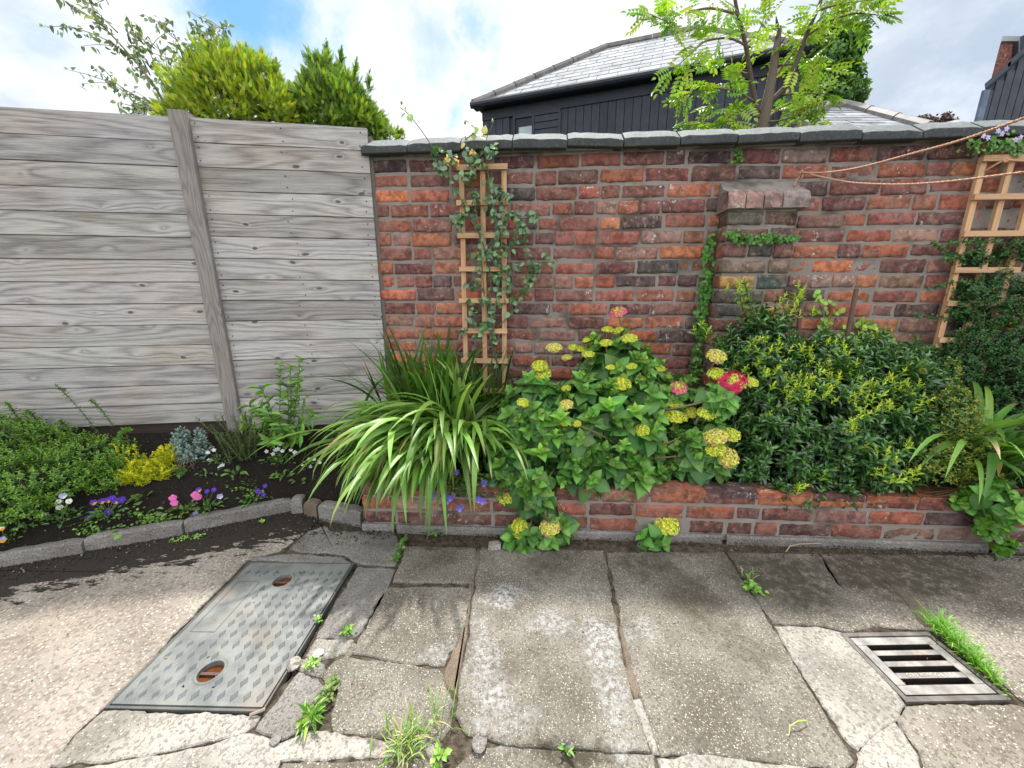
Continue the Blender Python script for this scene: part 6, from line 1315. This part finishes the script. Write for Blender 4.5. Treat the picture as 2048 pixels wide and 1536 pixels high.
YU = YG_+.9; up_ = [RY(x, y, YU) for x, y in ((1999, 150), (2000, 128), (2016, 84), (2048, 70), (2300, -45), (2300, 150))]; b = MB(); b.add(up_+[q+np.array([3.4, 2.2, 0]) for q in up_], [tuple(range(6))]+[(k, (k+1) % 6, 6+(k+1) % 6, 6+k) for k in range(6)], col=(.28, .30, .35)); b.build('upper_roof', M['slate'], gab)
b = MB(); b.box(p0*[1, 1, 0]+[-.03, -.03, 0], (.07, 0, 0), (0, .03, 0), (0, 0, p1[2]), col=(5, 5.2, 5)); b.build('corner_trim', M['clad'], gab)
u0, u1, u2, u3 = RY(1985, 150, YG_+.3), RY(1997, 85, YG_+.3), RY(2000, 140, YG_+.3), RY(2014, 85, YG_+.3)
b = MB(); cx0, cx1 = float(RY(1987, 140, YG_+.3)[0]), float(RY(2012, 140, YG_+.3)[0]); zt_ = float(u1[2]); b.box((cx0, YG_+.3, p1[2]-.1), (cx1-cx0, 0, 0), (.50, .40, 0), (0, 0, zt_-p1[2]+.1), col=(.36, .13, .10)); b.build('chimney', M['brick'], gab)
b = MB(); b.box((cx0-.03, YG_+.27, zt_), (cx1-cx0+.06, 0, 0), (.55, .44, 0), (0, 0, .05), col=(1, 1, 1)); b.build('chimney_cap', M['lead'], gab)
# ---------------------------------------------------------------- trees
def smooth_path(pts, k=5, it=3):
    pts = np.array(pts); tt = np.linspace(0, 1, len(pts)); t2_ = np.linspace(0, 1, (len(pts)-1)*k+1); sm = np.stack([np.interp(t2_, tt, pts[:, i]) for i in range(3)], 1)
    for _ in range(it): sm[1:-1] = (sm[:-2]+sm[1:-1]*2+sm[2:])/4
    return sm
YR = 3.1; row = empty('rowan_tree', RY(1527, 300, YR)*[1, 1, 0], 'rowan tree with backlit feathery leaves and a broken top, behind the wall', 'tree')
b = MB(); tr = smooth_path([RY(1522, 300, YR)*[1, 1, 0], RY(1522, 262, YR), RY(1530, 225, YR), RY(1537, 190, YR), RY(1545, 150, YR), RY(1550, 110, YR), RY(1556, 78, YR), RY(1560, 52, YR)])
rad = np.interp(np.arange(len(tr)), [0, 5, 12, 20, 30, len(tr)-1], [.06, .041, .036, .027, .019, .009]); b.tube(tr, [r*(1+.12*nz((i, 0, 0), .9)) for i, r in enumerate(rad)], n=10, col=(.14, .105, .08))
for k in range(7): q = RY(1552+rng.normal(0, 5), 100+rng.normal(0, 25), YR); b.tube([q, q+np.array([rng.normal(0, .03), -.02, rng.uniform(.03, .10)])], [.012, .003], n=4, col=(.10, .06, .05))
b.build('trunk', M['twig'], row, smooth=True)
br = [[(1515, 225, 0), (1502, 160, -.02), (1495, 110, -.05), (1485, 60, -.08), (1472, 15, -.1), (1462, -60, -.1)], [(1540, 205, 0), (1575, 170, -.03), (1595, 120, -.05), (1612, 70, -.06), (1635, 20, -.08), (1660, -50, -.1)], [(1480, 30, -.1), (1420, 14, -.15), (1370, 26, -.2), (1335, 45, -.25), (1300, 28, -.3)],
      [(1500, 95, -.05), (1460, 74, -.1), (1410, 80, -.15), (1385, 105, -.2), (1345, 140, -.25)], [(1512, 205, -.0), (1470, 180, -.1), (1420, 175, -.15), (1375, 190, -.2)], [(1520, 235, 0), (1470, 215, -.1), (1430, 220, -.15), (1385, 250, -.2)], [(1518, 225, 0), (1480, 232, -.1), (1450, 245, -.12), (1420, 262, -.15)],
      [(1545, 160, 0), (1590, 100, .1), (1620, 60, .1), (1650, 25, .1)], [(1610, 75, -.05), (1660, 40, -.1), (1710, 25, -.2), (1755, 30, -.3)], [(1560, 190, 0), (1610, 185, -.1), (1650, 190, -.1)], [(1635, 20, -.08), (1690, 5, -.1), (1740, 0, -.2)], [(1530, 245, 0), (1570, 240, -.1), (1600, 225, -.15)], [(1548, 130, 0), (1580, 130, .1), (1620, 120, .15), (1650, 140, .2)], [(1490, 90, -.05), (1520, 60, .05), (1530, 30, .1)], [(1500, 150, 0), (1470, 140, .1), (1430, 135, .15)], [(1530, 240, .05), (1560, 215, .2), (1600, 200, .3), (1640, 240, .3)]]
b = MB(); LPt = []; LDr = []
for bi, pl_ in enumerate(br):
    sm = smooth_path([RY(x, y, YR+dy) for x, y, dy in pl_]); b.tube(sm, list(np.linspace(.019 if bi < 2 else .008, .009 if bi < 2 else .0025, len(sm))), n=6, col=(.10, .07, .06) if bi < 2 else (.16, .11, .08))
    dd = nrm(np.gradient(sm, axis=0)); st = 8 if bi < 2 else 5
    for i in range(st, len(sm)):
        if sm[i][2] > 2.9 and bi in (0, 1) and rng.random() < .5: continue
        for k in range((2 if i % 2 else 1) if bi > 1 else 1): LPt.append(sm[i]+rng.normal(0, .02, 3)); LDr.append(dd[i]*.35+rng.normal(0, .75, 3)*[1, .8, .7]+[0, 0, -.1])
    for k in range(3): LPt.append(sm[-1]); LDr.append(dd[-1]+rng.normal(0, .4, 3))
b.build('branch', M['twig'], row, smooth=True)
# pinnate leaf: rachis + 13 leaflets as one template
tv = []; tf = []; base = 0; lv, lf = LAN[:2]
for k in range(6):
    x = .22+.145*k
    for sgn in ((-1, 1) if k < 5 else (0,)):
        L_ = .33*(1-.25*abs(k-2)/3) if k < 5 else .28; ang = sgn*R_(62) if sgn else 0; ca, sa = math.cos(ang), math.sin(ang)
        v = lv.copy(); X = v[:, 0]*L_; Y = v[:, 1]*L_*.44; Zv = v[:, 2]*L_*.7; tv.append(np.stack([x+X*ca-Y*sa, X*sa+Y*ca, Zv-.12*x*x], 1)); tf.append(lf+base); base += len(lv)
PIN = (np.concatenate(tv+[np.array([(0, -.008, 0), (0, .008, 0), (.95, 0, -.11)])]), np.concatenate(tf+[np.array([(base, base+1, base+2)])]))
LPt, LDr = np.array(LPt), nrm(np.array(LDr)); n = len(LPt); obj_tris('crown', [scatter(PIN, LPt, LDr, nrm(rng.normal(0, .45, (n, 3))+[0, -.35, .9]), rng.uniform(.11, .19, n), rng.uniform(.12, .19, n), mixcol([(.30, .46, .05), (.20, .36, .05), (.38, .52, .07)], n))], M['leaf'], row)
def tree(name, label, E, n, tpl, L, ratio, cols, trunk, pairs=3, mat='leaf', group=None, lump=.3, hi=1.2, el=(30, 85), fill=.5, limbs=12, tr_r=.12):
    base = np.array([trunk[0], trunk[1], 0.]); root = empty(name, base, label, 'tree', group); P, N_ = surf(E, n, .6, hi, .35, lump=lump); A = nrm(N_*.8+np.array([0, 0, .5])+rng.normal(0, .35, (len(P), 3)))
    parts = rosettes(tpl, P, A, pairs, L*.7, L, el[0], el[1], L*.35, ratio, cols[0], cols[1], turn=80); P2 = inside(E, int(n*fill), .8); parts += rosettes(tpl, P2, nrm(rng.normal(size=P2.shape)), 2, L, L, 60, 95, L*.3, ratio, cols[1], cols[1])
    obj_tris('crown', parts, M[mat], root); b = MB(); c = E[0][0]; b.tube([base, base+(c-base)*[.3, .3, .5], c], [tr_r, tr_r*.8, tr_r*.3], n=8, col=(.13, .10, .08))
    for q in inside(E, limbs, .8): m_ = base+(c-base)*rng.uniform(.4, .9); b.tube([m_, (m_+q)/2+[0, 0, .05], q], [tr_r*.3, tr_r*.2, tr_r*.06], n=5, col=(.13, .10, .08))
    b.build('trunk', M['twig'], root, smooth=True); return root
e1 = RY(1620, 170, 7.5)
tree('broadleaf_tree', 'dense mid green tree behind the rowan, at the right end of the black house', [ell(1615, 150, 7.6, .62, .6, .62), ell(1640, 110, 7.6, .45, .5, .38), ell(1650, 200, 7.5, .42, .5, .35), ell(1585, 200, 7.6, .5, .5, .5), ell(1690, 160, 7.5, .16, .3, .16), ell(1690, 205, 7.5, .14, .3, .10)], 2200, OV, .085, .7, [(.16, .30, .06), (.06, .15, .035)], e1, mat='leaf')
tree('plum_tree', 'reddish brown tree tops far off above the coping', [ell(1832, 248, 16, .45, .5, .20), ell(1875, 247, 16, .25, .4, .18), ell(1888, 238, 16, .1, .2, .2), ell(1800, 252, 16, .3, .4, .15)], 260, OV, .12, .7, [(.12, .055, .06), (.07, .035, .04)], RY(1832, 248, 16), pairs=2, stems=0) if False else tree('plum_tree', 'reddish brown tree tops far off above the coping', [ell(1832, 250, 16, .42, .5, .20), ell(1878, 248, 16, .28, .4, .18), ell(1890, 240, 16, .1, .2, .2), ell(1800, 255, 16, .3, .4, .15)], 300, OV, .11, .7, [(.12, .055, .06), (.07, .035, .04)], RY(1832, 248, 16), pairs=2, tr_r=.08)
# feathery conifers: flat sprays built of side twigs
tv = []; tf = []; k_ = 0
for i in range(9):
    x = .08+.1*i
    for sg in (-1, 1):
        L_ = .40*(1-x*.75); tipx = x+L_*.75; y1 = sg*L_*.62; tv += [(x, 0, 0), (x+L_*.30, sg*L_*.42, .02), (tipx, y1, -.05*L_), (x+L_*.48, sg*L_*.16, .02)]; tf += [(k_, k_+1, k_+2), (k_, k_+2, k_+3)]; k_ += 4
tv += [(0, -.02, 0), (0, .02, 0), (1.08, 0, -.08)]; tf += [(k_, k_+1, k_+2)]
SPR = (np.array(tv), np.array(tf))
def conifer(label, E, tips, n, cols, base, L=.066, group='conifers behind the fence'):
    root = empty('conifer', base*[1, 1, 0], label, 'conifer', group); P, N_ = surf(E, n, .55, 1.14, .15, lump=.55, keepin=-.35); A = nrm(N_*.9+np.array([0, 0, .7])+rng.normal(0, .4, (len(P), 3)))
    c = mixcol(cols, n, v=.2); parts = [scatter(SPR, P, A, nrm(N_+rng.normal(0, .5, (n, 3))), L*rng.uniform(.6, 1.2, n), L*.9, c)]
    for (x, y, x2, y2, Y) in tips:
        a_, c_ = RY(x, y, Y), RY(x2, y2, Y); k = 60; t_ = rng.random(k)**.8; Q = a_+(c_-a_)*t_[:, None]; D = nrm(nrm(c_-a_)[None]*.9+rng.normal(0, .45, (k, 3))); parts.append(scatter(SPR, Q, D, nrm(rng.normal(size=(k, 3))), (1.15-t_)*.085, (1.15-t_)*.07, mixcol(cols, k)))
    P2 = inside(E, n//4, .8); parts.append(scatter(SPR, P2, nrm(rng.normal(size=P2.shape)), nrm(rng.normal(size=P2.shape)), L, L, mixcol([(.05, .09, .02)], len(P2))))
    obj_tris('crown', parts, M['leaf'], root); b = MB(); b.tube([base*[1, 1, 0], base, E[0][0]], [.09, .07, .02], n=8, col=(.12, .08, .06)); b.build('trunk', M['twig'], root); return root
YC = 3.6; CC = [(.42, .50, .035), (.30, .42, .03), (.18, .30, .03), (.50, .54, .05)]
conifer('largest bright yellow green conifer, directly behind the fence post', [ell(475, 225, YC, .42, .35, .30), ell(465, 170, YC, .24, .25, .20), ell(405, 240, YC-.1, .20, .25, .18), ell(560, 235, YC, .18, .25, .22), ell(430, 170, YC, .13, .2, .14), ell(520, 170, YC, .16, .2, .17)], [(455, 140, 445, 88, YC), (510, 140, 508, 98, YC), (480, 130, 478, 85, YC), (410, 160, 400, 120, YC), (540, 150, 552, 115, YC)], 5200, CC, RY(470, 260, YC))
conifer('darker conifer with a ragged top, right of the largest one', [ell(672, 238, YC+.2, .27, .3, .28), ell(655, 180, YC+.2, .14, .2, .20), ell(725, 252, YC+.2, .16, .25, .14), ell(620, 245, YC+.2, .14, .25, .18), ell(705, 205, YC+.2, .11, .2, .14)], [(655, 130, 652, 78, YC+.2), (680, 140, 684, 92, YC+.2), (612, 170, 604, 130, YC+.2), (705, 165, 715, 112, YC+.2), (735, 190, 740, 138, YC+.2), (640, 140, 636, 110, YC+.2)], 4200, [(.26, .40, .04), (.15, .27, .035), (.09, .18, .03), (.36, .46, .05)], RY(665, 260, YC+.2))
conifer('low tip of a conifer showing over the start of the coping', [ell(765, 278, YC+.3, .13, .25, .09), ell(742, 262, YC+.3, .09, .25, .12)], [(770, 260, 772, 238, YC+.3), (790, 270, 806, 262, YC+.3)], 420, [(.30, .42, .04), (.20, .32, .035)], RY(760, 300, YC+.3))
# thin-branched tree at the upper left
YB = 3.6; tb = empty('cherry_tree', RY(330, 260, YB)*[1, 1, 0], 'sparse small-leaved tree with long thin branches reaching up to the left', 'tree')
bb_ = [[(350, 250), (310, 170), (260, 110), (205, 50), (160, 20), (118, -5)], [(320, 190), (270, 120), (225, 85), (180, 65), (135, 52)], [(350, 240), (290, 200), (240, 175), (205, 135)], [(350, 235), (300, 215), (250, 185), (222, 165)], [(300, 150), (275, 100), (268, 60), (262, 42)], [(340, 200), (310, 130), (290, 80)], [(360, 200), (370, 120), (350, 70), (318, 40)], [(370, 180), (395, 110), (400, 60), (385, 50)], [(390, 160), (440, 100), (452, 60), (455, 45)], [(360, 220), (335, 150), (330, 100)], [(235, 65), (200, 30), (175, 2)], [(380, 150), (420, 100), (412, 60)], [(340, 230), (280, 215), (235, 205)], [(330, 250), (290, 235), (265, 222)], [(350, 180), (370, 140), (380, 110)]]
b = MB(); LPt = []; 
for bi, pl_ in enumerate(bb_):
    sm = smooth_path([RY(x, y, YB+rng.normal(0, .1)) for x, y in pl_]); b.tube(sm, list(np.linspace(.010 if bi == 0 else .006, .002, len(sm))), n=5, col=(.20, .15, .12))
    for i in range(3, len(sm)):
        for k in range(2): LPt.append(sm[i]+rng.normal(0, .018, 3)+[0, 0, -.005])
    for j in range(4):
        a_ = sm[rng.integers(3, len(sm))]; c_ = a_+np.array([rng.normal(-.05, .12), rng.normal(0, .08), rng.uniform(-.02, .14)]); b.tube([a_, (a_+c_)/2+[0, 0, .01], c_], [.003, .0025, .0015], n=4, col=(.20, .15, .12))
        for t_ in np.linspace(.2, 1, 6):
            for k in range(1): LPt.append(a_+(c_-a_)*t_+rng.normal(0, .012, 3))
b.tube([RY(350, 260, YB)*[1, 1, 0], RY(355, 270, YB), RY(350, 235, YB)], [.06, .035, .02], n=8, col=(.15, .12, .1)); b.build('branch', M['twig'], tb, smooth=True)
LPt = np.array(LPt); n = len(LPt); obj_tris('crown', [scatter(OV, LPt, nrm(rng.normal(0, .6, (n, 3))+[0, 0, -.7]), nrm(rng.normal(size=(n, 3))+[0, -.3, .4]), rng.uniform(.030, .055, n), rng.uniform(.018, .028, n), mixcol([(.17, .23, .14), (.26, .33, .19), (.12, .17, .11)], n))], M['leaf'], tb)
# ---------------------------------------------------------------- litter on the paving
def litter(n):
    return np.stack([rng.uniform(-1.8, 2.4, n), rng.beta(2.2, 1.3, n)*1.15+.45, np.full(n, .004)], 1)
P = litter(260); P = P[P[:, 1] < np.interp(P[:, 0], ex, ey)-.02]; n = len(P); D = nrm(rng.normal(0, 1, (n, 3))*[1, 1, .1]); V, F, Cc = scatter(SM, P, D, nrm(rng.normal(0, .3, (n, 3))+[0, 0, 1]), rng.uniform(.004, .013, n), rng.uniform(.003, .007, n), mixcol([(.20, .12, .06), (.32, .24, .12), (.10, .07, .04), (.18, .24, .07)], n)); tag(tri_obj('leaf_litter', V, F, Cc, M['leaf'], smooth=False), kind='stuff')
